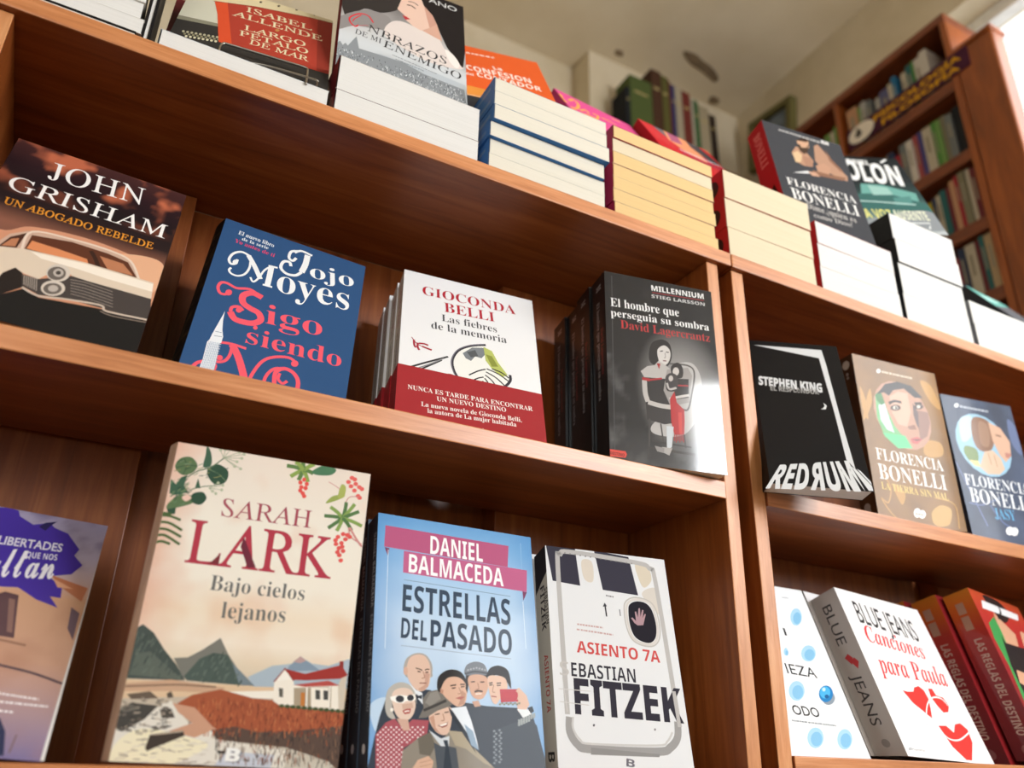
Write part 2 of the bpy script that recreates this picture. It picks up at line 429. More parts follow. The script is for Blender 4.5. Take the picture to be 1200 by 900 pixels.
ART = {
'grisham': [
 ('P','#cf9272',[-190,1125,228,1019,425,1166,781,1232,1108,1220,1363,1167,1554,1115,1563,625,129,157],1),
 ('P','#e0ab88',[1092,1101,1349,1234,1540,1182,1524,813,1332,897],1),
 ('P','#c9a894',[184,664,246,834,312,1004,423,1102,754,1173,1074,1177,1273,1121,1383,915,1068,927,453,857],0),
 ('P','#4a2b20',[264,774,323,964,421,1072,404,856,290,816],0),
 ('P','#b87a58',[294,832,338,947,388,981,390,869],0),
 ('P','#5d3424',[459,871,464,1066,765,1131,1065,1124,1247,1089,1360,921,950,895],0),
 ('P','#d98a5c',[471,884,483,997,677,993,930,974,955,916,664,890],0),
 ('P','#b87a58',[1015,1061,1211,1053,1323,939,1112,923],0),
 ('S','#3a241c',37,[933,1092,989,1011,1040,912],1,0),
 ('S','#e2cdbb',21,[442,862,452,1107,756,1166,1076,1170,1263,1115,1376,918],1,0),
 ('P','#d9c7b2',[111,660,290,816,397,845,440,868,922,924,1502,926,1523,716,1018,703,871,717,792,788,699,758,692,636,653,567,531,583,462,622,409,546,410,416,218,323],0),
 ('P','#f0e4d4',[511,863,926,908,1501,908,1512,808,1140,804,886,818,604,814],0),
 ('P','#2a2320',[252,215,377,400,396,523,462,622,528,582,573,424,451,277],0),
 ('P','#47403d',[525,571,653,567,872,714,1016,709,1523,716,1563,465,1474,436,1184,438,885,431,702,388,564,436],0),
 ('S','#8f837a',8,[874,667,981,685,1191,670,1213,667],0,0),
 ('S','#8f837a',8,[882,634,990,649,1200,634,1222,630],0,0),
 ('S','#8f837a',8,[891,602,999,613,1208,597,1230,594],0,0),
 ('S','#8f837a',7,[899,569,1008,577,1217,561,1238,558],0,0),
 ('S','#8f837a',7,[907,536,1017,542,1225,525,1247,522],0,0),
 ('S','#8f837a',7,[916,504,1026,506,1233,489,1255,486],0,0),
 ('S','#a4978c',7,[546,564,574,456],0,0),
 ('S','#a4978c',7,[562,565,590,451],0,0),
 ('S','#a4978c',7,[577,566,607,446],0,0),
 ('S','#a4978c',7,[592,567,624,441],0,0),
 ('S','#a4978c',7,[607,568,640,436],0,0),
 ('S','#a4978c',7,[623,569,657,431],0,0),
 ('S','#a4978c',7,[638,569,674,426],0,0),
 ('E','#cfc3b6',[769,705,84,42,-27,103]),
 ('E','#6a615a',[760,693,64,32,-21,79]),
 ('E','#b8ada3',[769,705,36,18,-13,48]),
 ('E','#4a433e',[769,705,18,9,-6,24]),
 ('E','#cfc3b6',[780,509,83,39,-24,88]),
 ('E','#6a615a',[778,502,63,30,-17,64]),
 ('E','#b8ada3',[781,506,35,17,-10,38]),
 ('P','#1f1d1c',[147,105,451,277,581,411,710,360,1186,429,1517,432,1554,406,1550,-17,247,-200],0),
 ('S','#cbb9a8',20,[568,421,705,377,887,423,1157,468,1197,427,1270,421,1545,451],1,0),
 ('S','#8d7c70',10,[1173,400,1279,383,1541,417],1,0),
 ('T','JOHN','serif','#f4f1ee',[362,1873,1192,1937],265,0),
 ('T','GRISHAM','serif','#f4f1ee',[110,1564,1471,1561],203,0),
 ('T','UN ABOGADO REBELDE','serif','#df9230',[147,1356,1402,1361],94,0.012),
],
'jojo': [
 ('T','El nuevo libro','serifb','#e9ecf0',[164,2071,552,2052],60,0),
 ('T','de la serie','serifb','#e9ecf0',[217,1998,502,1992],49,0),
 ('T','Yo antes de ti','serifb','#e0486c',[152,1934,584,1907],56,0),
 ('T','ojo','serifb','#f1f2f2',[997,1787,1487,1858],218,-0.006),
 ('S','#f1f2f2',65,[924,2109,921,1956,898,1820],1,0),
 ('S','#f1f2f2',30,[782,2082,849,2143,973,2126],1,0),
 ('S','#f1f2f2',35,[898,1820,843,1742,746,1724,677,1784,690,1886,751,1909,775,1855],1,0),
 ('S','#f1f2f2',32,[814,2121,744,2078,735,1976,780,1946,811,2007],1,0),
 ('T','oyes','serifb','#f1f2f2',[684,1426,1471,1477],242,-0.006),
 ('S','#f1f2f2',53,[326,1806,412,1683,504,1522],1,0),
 ('S','#f1f2f2',59,[581,1752,586,1600,587,1457],1,0),
 ('S','#f1f2f2',25,[540,1455,639,1461],1,0),
 ('S','#f1f2f2',26,[550,1751,645,1765],1,0),
 ('S','#f1f2f2',22,[403,1502,441,1450,484,1526,521,1665,578,1758],1,0),
 ('S','#f1f2f2',28,[233,1694,223,1625,180,1604,152,1661,177,1760,251,1823,333,1806],1,0),
 ('S','#f1f2f2',24,[357,1771,369,1633,342,1521,279,1463,213,1466,182,1506,196,1548],1,0),
 ('E','#f1f2f2',[219,1644,26,13,-7,36]),
 ('T','igo','serifb','#ef5d6c',[658,941,1238,999],269,-0.007),
 ('S','#ef5d6c',69,[568,1270,466,1291,386,1220,401,1121,483,1075,569,1048,607,967,551,895,454,869,363,877,308,949],1,0),
 ('S','#ef5d6c',32,[568,1270,435,1331,304,1290,206,1315,146,1297,130,1222,167,1153,225,1166,255,1233],1,0),
 ('S','#ef5d6c',34,[308,949,313,1016,374,1049,421,1015],1,0),
 ('E','#ef5d6c',[242,1197,31,15,-8,40]),
 ('E','#ef5d6c',[382,1008,29,13,-7,36]),
 ('E','#ef5d6c',[577,843,21,9,-5,26]),
 ('T','siendo','serifb','#ef5d6c',[521,614,1484,665],219,-0.006),
 ('S','#ef5d6c',72,[408,541,486,423,561,262,627,87],1,0),
 ('S','#ef5d6c',30,[298,528,406,549,543,544],1,0),
 ('S','#ef5d6c',33,[627,87,657,269,714,438,808,536,959,589,1050,539],1,0),
 ('E','#ef5d6c',[1025,536,35,14,-6,40]),
 ('S','#ef5d6c',31,[408,541,414,424,386,327,321,284,283,313],1,0),
 ('S','#ef5d6c',35,[122,144,158,215,242,259,310,237,301,148],1,0),
 ('E','#ef5d6c',[330,340,28,11,-7,32]),
 ('S','#ef5d6c',43,[869,248,865,364,938,436,1033,413,1093,317,1083,169,995,94,900,131,869,248],1,0),
 ('S','#ef5d6c',32,[782,60,779,258,838,392,938,436],1,0),
 ('S','#ef5d6c',30,[905,364,900,289,947,248,989,293],1,0),
 ('P','#e9ecef',[258,933,266,804,284,687,308,605,307,526,290,501,311,280,316,139,181,130,189,261,182,487,196,522,205,599,229,750],0),
 ('S','#8ea3bb',5,[196,499,200,137],0,0),
 ('S','#8ea3bb',5,[209,501,214,139],0,0),
 ('S','#8ea3bb',5,[221,503,228,140],0,0),
 ('S','#8ea3bb',5,[234,505,243,141],0,0),
 ('S','#8ea3bb',5,[246,507,257,142],0,0),
 ('S','#8ea3bb',5,[258,509,271,144],0,0),
 ('S','#8ea3bb',5,[271,511,285,145],0,0),
 ('S','#8ea3bb',5,[283,514,300,146],0,0),
 ('S','#8ea3bb',5,[296,516,314,147],0,0),
 ('S','#e9ecef',5,[193,483,311,504],0,0),
 ('S','#e9ecef',5,[194,453,311,474],0,0),
 ('S','#e9ecef',5,[194,423,311,444],0,0),
 ('S','#e9ecef',5,[194,394,311,415],0,0),
 ('S','#e9ecef',5,[194,365,310,385],0,0),
 ('S','#e9ecef',5,[194,335,310,356],0,0),
 ('S','#e9ecef',5,[194,306,310,326],0,0),
 ('S','#e9ecef',5,[194,278,310,297],0,0),
 ('S','#e9ecef',5,[194,249,309,268],0,0),
 ('S','#e9ecef',5,[194,220,309,239],0,0),
 ('S','#e9ecef',5,[194,192,309,211],0,0),
 ('S','#e9ecef',5,[194,163,309,182],0,0),
 ('S','#35557d',5,[225,586,298,601],0,0),
 ('S','#35557d',5,[226,644,287,651],0,0),
],
'gio': [
 ('T','GIOCONDA','serifb','#b4202f',[227,1908,1361,1950],157,-0.006),
 ('T','BELLI','serifb','#b4202f',[488,1696,1093,1727],160,-0.006),
 ('T','Las fiebres','serifb','#3c3c40',[458,1527,1111,1546],116,-0.007),
 ('T','de la memoria','serifb','#3c3c40',[341,1364,1223,1402],117,-0.007),
 ('S','#a4283a',11,[125,1149,197,1057,348,1006],1,0),
 ('S','#a4283a',25,[152,1115,159,1034,178,998],1,0),
 ('S','#a4283a',25,[196,1080,196,1014,216,971],1,0),
 ('S','#a4283a',25,[208,1073,265,1085,312,1074],1,0),
 ('S','#a4283a',25,[244,1039,301,1024,352,1014],1,0),
 ('S','#2c2c30',24,[1,629,109,677,196,735,306,813,534,967],1,0),
 ('S','#5a5a5e',36,[1,620,88,646,164,684],1,0),
 ('S','#2c2c30',21,[7,505,91,585,220,670,465,894],1,0),
 ('S','#8a8a8e',16,[187,676,329,788,488,927],1,0),
 ('P','#f0f0ea',[941,1263,771,1188,646,1068,594,921,622,769,706,644,836,583,994,609,1137,691,1214,805,1177,1041,1062,1206],1),
 ('P','#7d8388',[698,1074,807,1199,941,1236,962,1141,912,1059,841,1069,792,982,733,1003],0),
 ('P','#55595c',[746,1106,842,1170,877,1081,792,1038],0),
 ('P','#b9c268',[941,1253,1037,1215,1104,1052,1206,886,1144,836,1028,930,959,1040],0),
 ('P','#8c9440',[962,1141,1035,1130,1102,985,1029,963],0),
 ('S','#26262a',17,[968,912,1099,870,1213,792],1,0),
 ('S','#26262a',17,[959,861,1069,805,1162,714],1,0),
 ('S','#26262a',16,[948,810,1021,748,1077,652],1,0),
 ('S','#26262a',16,[940,759,975,702,994,609],1,0),
 ('S','#26262a',17,[765,755,867,846,956,902],1,0),
 ('S','#26262a',16,[787,667,865,737,929,772],1,0),
 ('S','#26262a',16,[832,618,887,681,927,708],1,0),
 ('S','#26262a',17,[1028,930,1132,905,1220,842],1,0),
 ('S','#33313a',32,[967,1292,795,1223,651,1103,580,923,608,746,699,617,836,558,998,589,1141,670,1230,797,1235,895],1,0),
 ('S','#7a7884',11,[942,1291,783,1226,639,1106,571,920,599,737,690,608],1,0),
 ('S','#9c2a3c',24,[479,562,485,656,558,700,645,672],1,0),
 ('S','#9c2a3c',24,[525,524,535,619,626,645,694,603],1,0),
 ('S','#9c2a3c',24,[581,521,615,599,729,601,796,541],1,0),
 ('S','#9c2a3c',24,[649,535,694,563,785,528],1,0),
 ('S','#9c2a3c',24,[1016,572,1075,589,1119,540],1,0),
 ('S','#6a2030',8,[411,656,490,658,558,647],1,0),
 ('P','#4b4a8a',[758,613,833,650,901,607,842,529,774,540],0),
],
'gio_band': [
 ('P','#a3252d',[-78,477,-3,481,1582,571,1777,584,1698,-256,-17,-653],0),
 ('T','NUNCA ES TARDE PARA ENCONTRAR','serifb','#f2e8e4',[111,357,1464,413],64,0),
 ('T','UN NUEVO DESTINO','serifb','#f2e8e4',[416,276,1163,321],63,0),
 ('T','La nueva novela de Gioconda Belli,','serifb','#f2e8e4',[257,160,1328,223],61,0),
 ('T','la autora de La mujer habitada','serifb','#f2e8e4',[323,87,1266,143],61,0),
 ('T','Seix Barral','serifb','#f2e8e4',[668,-11,908,-5],31,0),
],
'mil': [
 ('S','#47474a',9,[94,2326,74,1167,58,15],0,0),
 ('T','MILLENNIUM','sansb','#eeeeee',[614,2228,1323,2249],73,0),
 ('S','#9a2c32',10,[619,2202,1322,2228],0,0),
 ('T','STIEG LARSSON','sansb','#c9c9c9',[609,2128,1329,2153],45,0),
 ('T','El hombre que','serifb','#f2f2f2',[68,1911,964,1936],110,-0.005),
 ('T','perseguia su sombra','serifb','#f2f2f2',[67,1776,1360,1815],99,-0.005),
 ('S','#f2f2f2',13,[507,1920,541,1960],0,0),
 ('T','David Lagercrantz','serifb','#b63234',[187,1639,1357,1664],108,-0.005),
 ('P','#b5b2b0',[850,1233,1083,1336,1196,1131,1130,717,918,416,578,370,524,480,852,798],1),
 ('P','#1d1a1b',[537,1403,588,1524,713,1582,807,1540,830,1405,797,1288,722,1218,597,1229,536,1276],1),
 ('P','#cfcac6',[647,1438,734,1508,802,1465,808,1370,764,1276,699,1246,652,1311],1),
 ('S','#2a2526',13,[677,1421,716,1434],1,0),
 ('S','#2a2526',13,[754,1425,790,1427],1,0),
 ('S','#6a3438',13,[709,1305,753,1309],1,0),
 ('S','#8f8a87',10,[741,1413,743,1355,724,1346],1,0),
 ('P','#b6b1ae',[651,1295,731,1258,801,1209,845,1153,790,1051,680,1049,462,1044,416,1124,501,1200,597,1229],0),
 ('P','#262324',[444,1054,777,1080,844,1043,826,779,690,698,467,554,458,739,493,926],0),
 ('S','#a8232c',37,[430,1033,523,1030],1,0),
 ('S','#a8232c',22,[523,1030,682,1074],1,0),
 ('P','#9a2228',[624,1259,674,1261,651,1184],0),
 ('S','#b9b4b1',61,[457,1013,459,860,487,755],1,0),
 ('P','#9b9693',[753,1201,1029,1269,1077,1175,1011,822,770,740,692,927],0),
 ('S','#5a5654',22,[790,1280,1031,1295,1109,1212,1059,953,989,733,895,737],1,0),
 ('P','#241f20',[813,1252,900,1312,960,1251,945,1129,842,1106,807,1157],1),
 ('E','#c5bfbb',[867,1192,42,7,4,54]),
 ('P','#2a2526',[835,1098,1028,1120,1010,883,823,830],0),
 ('S','#a02028',19,[835,1011,1015,1033],1,0),
 ('P','#3b3637',[735,1113,807,1163,881,1128,863,959,742,928,723,1024],1),
 ('E','#bdb6b2',[796,1092,29,5,3,38]),
 ('S','#b9b4b1',25,[742,1027,768,954,859,984],1,0),
 ('S','#c9c4c0',31,[760,830,921,885,1018,915],1,0),
 ('P','#2b2728',[458,733,817,747,941,719,882,560,678,507,466,537],0),
 ('S','#bdb8b4',55,[487,749,661,727,879,735],1,0),
 ('P','#b01f24',[767,831,830,933,852,798,941,719,936,568,918,416,794,399,766,544],0),
 ('P','#c93a36',[859,677,907,684,893,413,856,408],0),
 ('S','#a01c22',12,[800,406,788,322],0,0),
 ('S','#a01c22',12,[822,409,810,307],0,0),
 ('S','#a01c22',12,[844,412,835,328],0,0),
 ('S','#a01c22',12,[866,415,857,314],0,0),
 ('S','#a01c22',12,[887,418,881,335],0,0),
 ('S','#a01c22',12,[909,421,903,320],0,0),
 ('S','#3f3c3b',21,[497,550,472,196],1,0),
 ('S','#3f3c3b',18,[632,510,652,292],1,0),
 ('S','#3f3c3b',21,[918,416,925,255],1,0),
 ('S','#33302f',30,[455,202,659,200,1043,192],1,0),
 ('S','#33302f',18,[513,285,1000,274],1,0),
 ('S','#3b3837',18,[1025,190,1019,-36],1,0),
 ('S','#3b3837',15,[466,195,453,65],1,0),
 ('P','#c7cdd2',[701,490,791,494,752,241,690,216],0),
 ('P','#a9a5a2',[630,231,758,233,715,141,627,173],0),
 ('P','#8f8b89',[540,234,660,221,650,162,567,171],0),
 ('P','#d8483c',[-19,126,185,124,201,90,182,48,-22,44],0),
 ('T','DESTINO','sansb','#5a1a18',[2,67,170,60],34,0),
],
'sk': [
 ('P','#dfe1e3',[56,2354,935,2350,952,2081,974,1116,1006,311,958,400,927,451,915,1215,878,2185],0),
 ('T','STEPHEN KING','sansb','#dfe1e3',[41,1604,827,1549],160,0.03),
 ('T','EL RESPLANDOR','sansb','#a09f9d',[179,1514,779,1507],88,0.02),
 ('P','#dfe1e3',[808,1364,840,1313,818,1250,754,1247,787,1265,812,1310],0),
 ('W','RED','sansb','#dfe1e3',[-55,-70,423,-39,487,354,146,289]),
 ('W','R','sansb','#dfe1e3',[612,-26,445,-37,503,357,622,379]),
 ('W','UM','sansb','#dfe1e3',[645,-24,1056,3,942,440,646,384]),
 ('P','#dfe1e3',[962,354,1013,312,1183,20,1099,11],0),
 ('P','#dfe1e3',[1022,323,1060,296,1189,72,1181,35],0),
],
'fb': [
 ('P','#b98b48',[52,1869,118,1667,102,1383,30,1545],1),
 ('P','#b98b48',[222,1866,220,1651,37,1372,37,1476],1),
 ('P','#b98b48',[1248,2199,1442,2143,1541,1806,1392,1853,1277,2035],1),
 ('P','#b98b48',[1127,1245,1397,1255,1396,1078,1155,1005,1035,1055],1),
 ('P','#c39a58',[974,205,1155,320,1341,286,1264,78,1076,16,958,56],1),
 ('S','#b98b48',22,[213,623,296,438,210,232,99,281,223,106,327,25],1,0),
 ('S','#b98b48',20,[1093,418,1428,364,1426,33],1,0),
 ('P','#b98b48',[354,512,538,407,456,233,366,383],1),
 ('E','#b78b74',[763,1569,522,-11,15,513]),
 ('P','#6fae74',[310,1793,420,1887,486,1594,568,1378,706,1227,826,1091,565,1041,353,1178,271,1449],0),
 ('P','#cfe0e4',[337,1637,451,1730,499,1454,544,1269,421,1293,334,1425],0),
 ('P','#5cc586',[323,1231,735,1256,833,1085,567,1048],0),
 ('P','#3f7a44',[310,1793,420,1887,466,1697,390,1647,326,1707],0),
 ('P','#342d2c',[348,1811,531,2000,779,2086,1036,2070,1224,1914,1060,1890,884,1996,670,1932,567,1825,480,1862],0),
 ('P','#cfa58e',[579,1820,757,1927,936,1932,934,1640,812,1404,649,1410,568,1573],0),
 ('P','#8f6a5c',[1036,1695,1262,1700,1271,1538,1168,1323,1011,1226,1028,1477],0),
 ('P','#5e4a48',[1003,1798,1074,1665,1033,1407,996,1471,976,1611],0),
 ('S','#3a2822',41,[541,1704,654,1761,786,1765],1,0),
 ('S','#3a2822',38,[1038,1797,1180,1824],1,0),
 ('E','#4a3229',[653,1660,100,19,11,49]),
 ('E','#d9d2c6',[653,1660,46,8,7,30]),
 ('E','#30211d',[661,1658,23,4,5,23]),
 ('E','#4a3229',[1110,1760,90,17,10,42]),
 ('E','#cfc8bc',[1105,1759,38,7,6,27]),
 ('P','#8a5f4e',[812,1404,957,1457,976,1389,848,1367],0),
 ('P','#b8605c',[822,1222,959,1280,1058,1255,939,1165,843,1163],0),
 ('P','#4a2a28',[848,1220,1049,1253,943,1214],0),
 ('T','FLORENCIA','serifb','#efece6',[140,824,1354,831],166,-0.007),
 ('T','BONELLI','serifb','#efece6',[132,551,1348,557],218,-0.007),
 ('T','LA TIERRA SIN MAL','serifb','#dcbf62',[138,409,1335,411],100,-0.006),
 ('E','#f2f0ec',[453,2187,37,8,7,35]),
 ('S','#d8cbb5',29,[515,2189,546,2189],0,0),
 ('S','#d8cbb5',29,[556,2190,581,2190],0,0),
 ('S','#d8cbb5',29,[590,2190,635,2191],0,0),
 ('S','#d8cbb5',29,[651,2191,702,2192],0,0),
 ('S','#d8cbb5',29,[719,2192,749,2193],0,0),
 ('S','#d8cbb5',29,[759,2193,787,2194],0,0),
 ('S','#d8cbb5',29,[797,2194,843,2195],0,0),
 ('S','#d8cbb5',29,[859,2195,883,2195],0,0),
 ('S','#d8cbb5',29,[890,2195,927,2196],0,0),
 ('S','#d8cbb5',30,[939,2196,964,2197],0,0),
 ('S','#d8cbb5',30,[973,2197,1005,2197],0,0),
 ('S','#d8cbb5',30,[1015,2198,1035,2198],0,0),
 ('S','#d8cbb5',30,[1041,2198,1086,2199],0,0),
 ('E','#f2f0ec',[696,155,65,8,16,67]),
 ('E','#f2f0ec',[782,147,65,8,15,60]),
 ('S','#9a8a70',22,[663,141,698,141],0,0),
 ('S','#9a8a70',22,[710,141,747,141],0,0),
 ('S','#9a8a70',22,[759,141,787,141],0,0),
 ('S','#9a8a70',23,[797,141,810,141],0,0),
],
'jasy': [
 ('P','#39465f',[43,2243,263,2197,174,1565,139,823,-58,1385],1),
 ('P','#5a6a92',[1273,2067,1423,1929,1399,1495,1239,1668],1),
 ('S','#5f70a0',20,[-9,1243,139,823,235,547,330,276],1,0),
 ('S','#5f70a0',16,[73,601,339,594,703,740],1,0),
 ('S','#56699a',24,[479,608,631,375,866,256],1,0),
 ('E','#93bdd6',[645,1563,532,-12,13,507]),
 ('P','#b9d4e0',[278,1925,534,2001,437,1677,222,1572],1),
 ('P','#86624b',[556,1996,818,2002,935,1842,815,1535,602,1451,477,1529,461,1757],1),
 ('P','#9c7860',[657,1940,830,1886,754,1566,595,1583],1),
 ('P','#cfa68c',[853,1960,1074,1900,1206,1683,1156,1445,1010,1331,925,1435,853,1656],0),
 ('P','#b57a6c',[1047,1488,1170,1485,1113,1401,1036,1411],0),
 ('S','#6a4a3a',22,[944,1765,1050,1752],1,0),
 ('P','#d6b79e',[626,1454,803,1495,930,1378,957,1212,822,1113,584,1093,457,1189],0),
 ('S','#b08c74',17,[693,1443,704,1256],1,0),
 ('S','#b08c74',17,[802,1419,813,1232],1,0),
 ('P','#71884f',[271,1502,469,1471,463,1301,309,1245,213,1382],1),
 ('P','#d9c98a',[273,1278,458,1282,476,1191,363,1196],0),
 ('T','FLORENCIA','serifb','#e9edf2',[96,876,1335,845],176,-0.007),
 ('T','BONELLI','serifb','#e9edf2',[124,621,1329,580],225,-0.007),
 ('T','JASY','serifb','#5aa9da',[517,413,917,410],159,-0.005),
 ('E','#f2f4f6',[285,2161,44,7,11,37]),
 ('S','#c2cad6',31,[353,2155,396,2155],0,0),
 ('S','#c2cad6',31,[410,2155,429,2154],0,0),
 ('S','#c2cad6',31,[436,2154,476,2154],0,0),
 ('S','#c2cad6',31,[489,2153,530,2153],0,0),
 ('S','#c2cad6',31,[543,2152,565,2152],0,0),
 ('S','#c2cad6',31,[572,2152,606,2151],0,0),
 ('S','#c2cad6',31,[618,2151,641,2151],0,0),
 ('S','#c2cad6',31,[648,2151,697,2150],0,0),
 ('S','#c2cad6',31,[713,2150,754,2149],0,0),
 ('S','#c2cad6',31,[767,2149,785,2149],0,0),
 ('S','#c2cad6',31,[791,2149,835,2148],0,0),
 ('S','#c2cad6',31,[850,2148,882,2147],0,0),
 ('S','#c2cad6',31,[893,2147,911,2147],0,0),
 ('E','#f2f4f6',[734,244,75,7,21,65]),
 ('E','#f2f4f6',[824,242,75,7,22,65]),
],
'sarah': [
 ('P','#dcbf9e',[-94,547,1047,569,1651,630,1665,511,676,479,-34,414],0),
 ('P','#a9b8c4',[851,627,1023,724,1183,754,1230,812,1330,766,1463,759,1627,827,1654,598,906,562],0),
 ('P','#8496a8',[1150,729,1230,815,1341,753,1402,719,1137,692],0),
 ('P','#b89a98',[1181,767,1230,815,1281,784,1237,762],0),
 ('P','#7b7a72',[293,722,391,734,482,795,603,897,678,786,761,689,844,565,387,582],0),
 ('P','#4f5c56',[391,600,477,731,571,784,676,777,838,564,414,570],0),
 ('P','#76838a',[721,720,822,642,914,566,800,565],0),
 ('P','#4a534f',[-32,552,-46,807,-32,894,31,944,117,891,215,777,318,679,402,569],0),
 ('P','#5f675f',[10,579,27,730,120,755,273,650,389,572],0),
 ('P','#efe8dc',[671,508,1078,544,1087,486,849,477],0),
 ('P','#c9a488',[-70,508,306,569,700,539,673,495,354,490,-44,462],0),
 ('S','#8a6f5c',13,[-59,493,169,517,362,536,631,539],1,0),
 ('P','#e3ddd2',[-71,161,216,366,335,423,476,285,683,248,661,183,903,155,1238,130,1212,-50,-74,-96],0),
 ('P','#c5c9d4',[776,100,1138,89,1108,-54,674,-69],0),
 ('P','#efe6c8',[7,88,166,220,530,176,640,118,373,-19,55,-61],1),
 ('P','#a3583c',[372,401,474,473,668,525,919,478,1097,473,1322,423,1656,426,1654,284,1350,218,995,224,683,248,522,304],0),
 ('P','#5c4a42',[651,239,815,272,992,241,1254,263,1658,328,1674,-33,1553,61,1365,111,1218,145,902,163,696,177],0),
 ('H',['#bb6a45','#8c452f','#c57a52','#7a4030','#a8583a','#6a382a'],420,[460,196,1668,251,1645,439,512,451],6,42,1.6,4),
 ('H',['#463a36','#6d5648','#8a6a52','#3b3432','#9c5a40','#57463c'],260,[720,42,1670,0,1636,283,687,224],6,48,1.6,5),
 ('H',['#a89a8c','#d8cfc2','#c5b8a8','#8d8278'],60,[67,-46,734,-36,631,165,39,151],6,61,0.05,6),
 ('P','#c99a80',[346,407,507,385,675,248,546,180,359,215,511,279,399,345],0),
 ('P','#4a4743',[-56,302,66,392,253,382,176,284,45,195,-44,221],0),
 ('P','#57524c',[271,350,345,368,383,309,294,297],0),
 ('P','#6a5c50',[23,447,177,477,243,433,61,414],0),
 ('P','#6f6a62',[-20,351,68,381,138,353,33,323],0),
 ('P','#5c5148',[293,469,322,487,346,448,307,437],0),
 ('P','#453c36',[220,95,236,189,455,226,472,189,286,101,237,74],0),
 ('S','#c9b8a4',8,[237,185,330,198,456,220],1,0),
 ('P','#efe7da',[1055,608,1125,713,1205,627,1210,595,1557,615,1582,691,1619,703,1622,426,1140,432,1070,468],0),
 ('P','#cfc3b2',[1557,615,1582,691,1619,703,1622,426,1584,429],0),
 ('P','#9f3833',[1112,713,1285,685,1566,775,1627,700,1569,669,1292,636,1204,633],0),
 ('P','#b5524b',[1206,596,1477,648,1572,617,1299,587],0),
 ('P','#a99a84',[1213,574,1506,604,1522,442,1231,444],0),
 ('P','#f4eee4',[1072,616,1127,700,1187,635],0),
 ('S','#8c332f',11,[1055,608,1125,713,1205,627],0,0),
 ('H',['#3f4a46','#5f6a62','#6c766c'],60,[14,563,370,582,93,888,-4,879],6,48,1.2,7),
 ('H',['#46524c','#66726a'],50,[421,577,816,573,659,776,555,775],7,43,1.2,8),
 ('S','#f2ece2',11,[1314,588,1329,440],0,0),
 ('S','#f2ece2',11,[1494,605,1508,434],0,0),
 ('P','#f0e8da',[1345,585,1484,595,1503,448,1365,442],0),
 ('P','#4b4a48',[1382,572,1420,571,1429,502,1392,503],0),
 ('P','#4b4a48',[1446,573,1483,572,1492,503,1455,504],0),
 ('P','#5a5852',[1098,566,1130,565,1140,500,1111,501],0),
 ('P','#c07a3e',[1272,545,1305,546,1315,446,1282,447],0),
 ('P','#8e3a35',[1547,802,1580,805,1586,755,1553,752],0),
 ('E','#4c5638',[1139,438,21,1,-2,13]),
 ('E','#4c5638',[1182,437,21,1,-2,14]),
 ('E','#4c5638',[1225,436,22,1,-2,14]),
 ('E','#4c5638',[1269,435,22,1,-2,14]),
 ('E','#4c5638',[1313,434,22,1,-2,14]),
 ('E','#4c5638',[1357,433,22,1,-2,14]),
 ('E','#4c5638',[1401,432,22,1,-2,14]),
 ('E','#4c5638',[1446,431,22,1,-2,14]),
 ('E','#4c5638',[1490,430,22,1,-2,14]),
 ('E','#4c5638',[1535,429,22,1,-2,14]),
 ('E','#4c5638',[1580,428,22,1,-2,14]),
 ('E','#4c5638',[1626,427,22,1,-2,14]),
 ('H',['#57504a','#8a7f74','#b8aa9a','#6a625a','#3f3b38'],90,[-22,148,372,232,335,423,-37,430],8,40,0.1,9),
 ('T','B','sansb','#8a8c96',[792,28,897,24],88,0),
 ('T','B','sansb','#f3f2ef',[781,35,886,32],90,0.02),
 ('P','#3f3c3a',[712,102,776,100,772,79,726,84],0),
 ('P','#6d625a',[912,50,963,49,957,36,922,38],0),
 ('T','lejanos','serifb','#6b6b69',[576,1047,1070,1060],126,-0.006),
 ('T','Bajo cielos','serifb','#6b6b69',[455,1250,1197,1248],119,-0.006),
 ('T','SARAH','serif','#a24a58',[436,1846,1167,1850],152,0),
 ('T','LARK','serif','#b03a4b',[227,1443,1390,1450],351,0.008),
 ('P','#7a3038',[430,1469,489,1543,490,1453,398,1448],0),
 ('P','#6e2c3c',[646,1700,778,1466,715,1454,632,1620],0),
 ('P','#5b7350',[16,2193,41,2273,122,2298,184,2237,156,2169,85,2137],1),
 ('S','#3c5040',6,[24,2189,100,2222,181,2231],1,0),
 ('S','#3c5040',6,[71,2279,100,2222,88,2141],1,0),
 ('P','#41604c',[229,2231,229,2338,228,2413,269,2362,288,2256],1),
 ('P','#34503f',[268,2225,341,2275,429,2229,426,2136,354,2097,285,2152],1),
 ('S','#6d8466',6,[268,2221,355,2195,421,2145],1,0),
 ('S','#5d7358',10,[127,2126,189,2187,291,2242,386,2346],1,0),
 ('S','#6b7d62',8,[30,1882,102,1972,215,2050,355,2093],1,0),
 ('P','#41604c',[17,1968,4,2091,51,2053,78,2117,124,2143,114,2053,155,2000,68,1962],0),
 ('P','#5b7350',[25,1891,102,1972,202,1972,203,1917,88,1860,25,1838],1),
 ('P','#34503f',[186,1989,261,2021,302,1974,267,1915,202,1924],1),
 ('P','#41604c',[198,2043,209,2130,242,2050],0),
 ('H',['#2f4a3a','#6d8a68','#88996a'],40,[36,1854,205,1909,127,2126,10,2076],5,40,0.8,10),
 ('H',['#2f4a3a','#7d9070','#8a8a5a'],26,[30,2159,421,2145,409,2267,46,2264],6,41,0.5,11),
 ('P','#34503f',[25,1838,88,1863,89,1809,44,1797],0),
 ('P','#e9c4b4',[115,1954,155,1980,187,1956,148,1924],1),
 ('S','#50663e',20,[-37,1779,49,1788,142,1767],1,0),
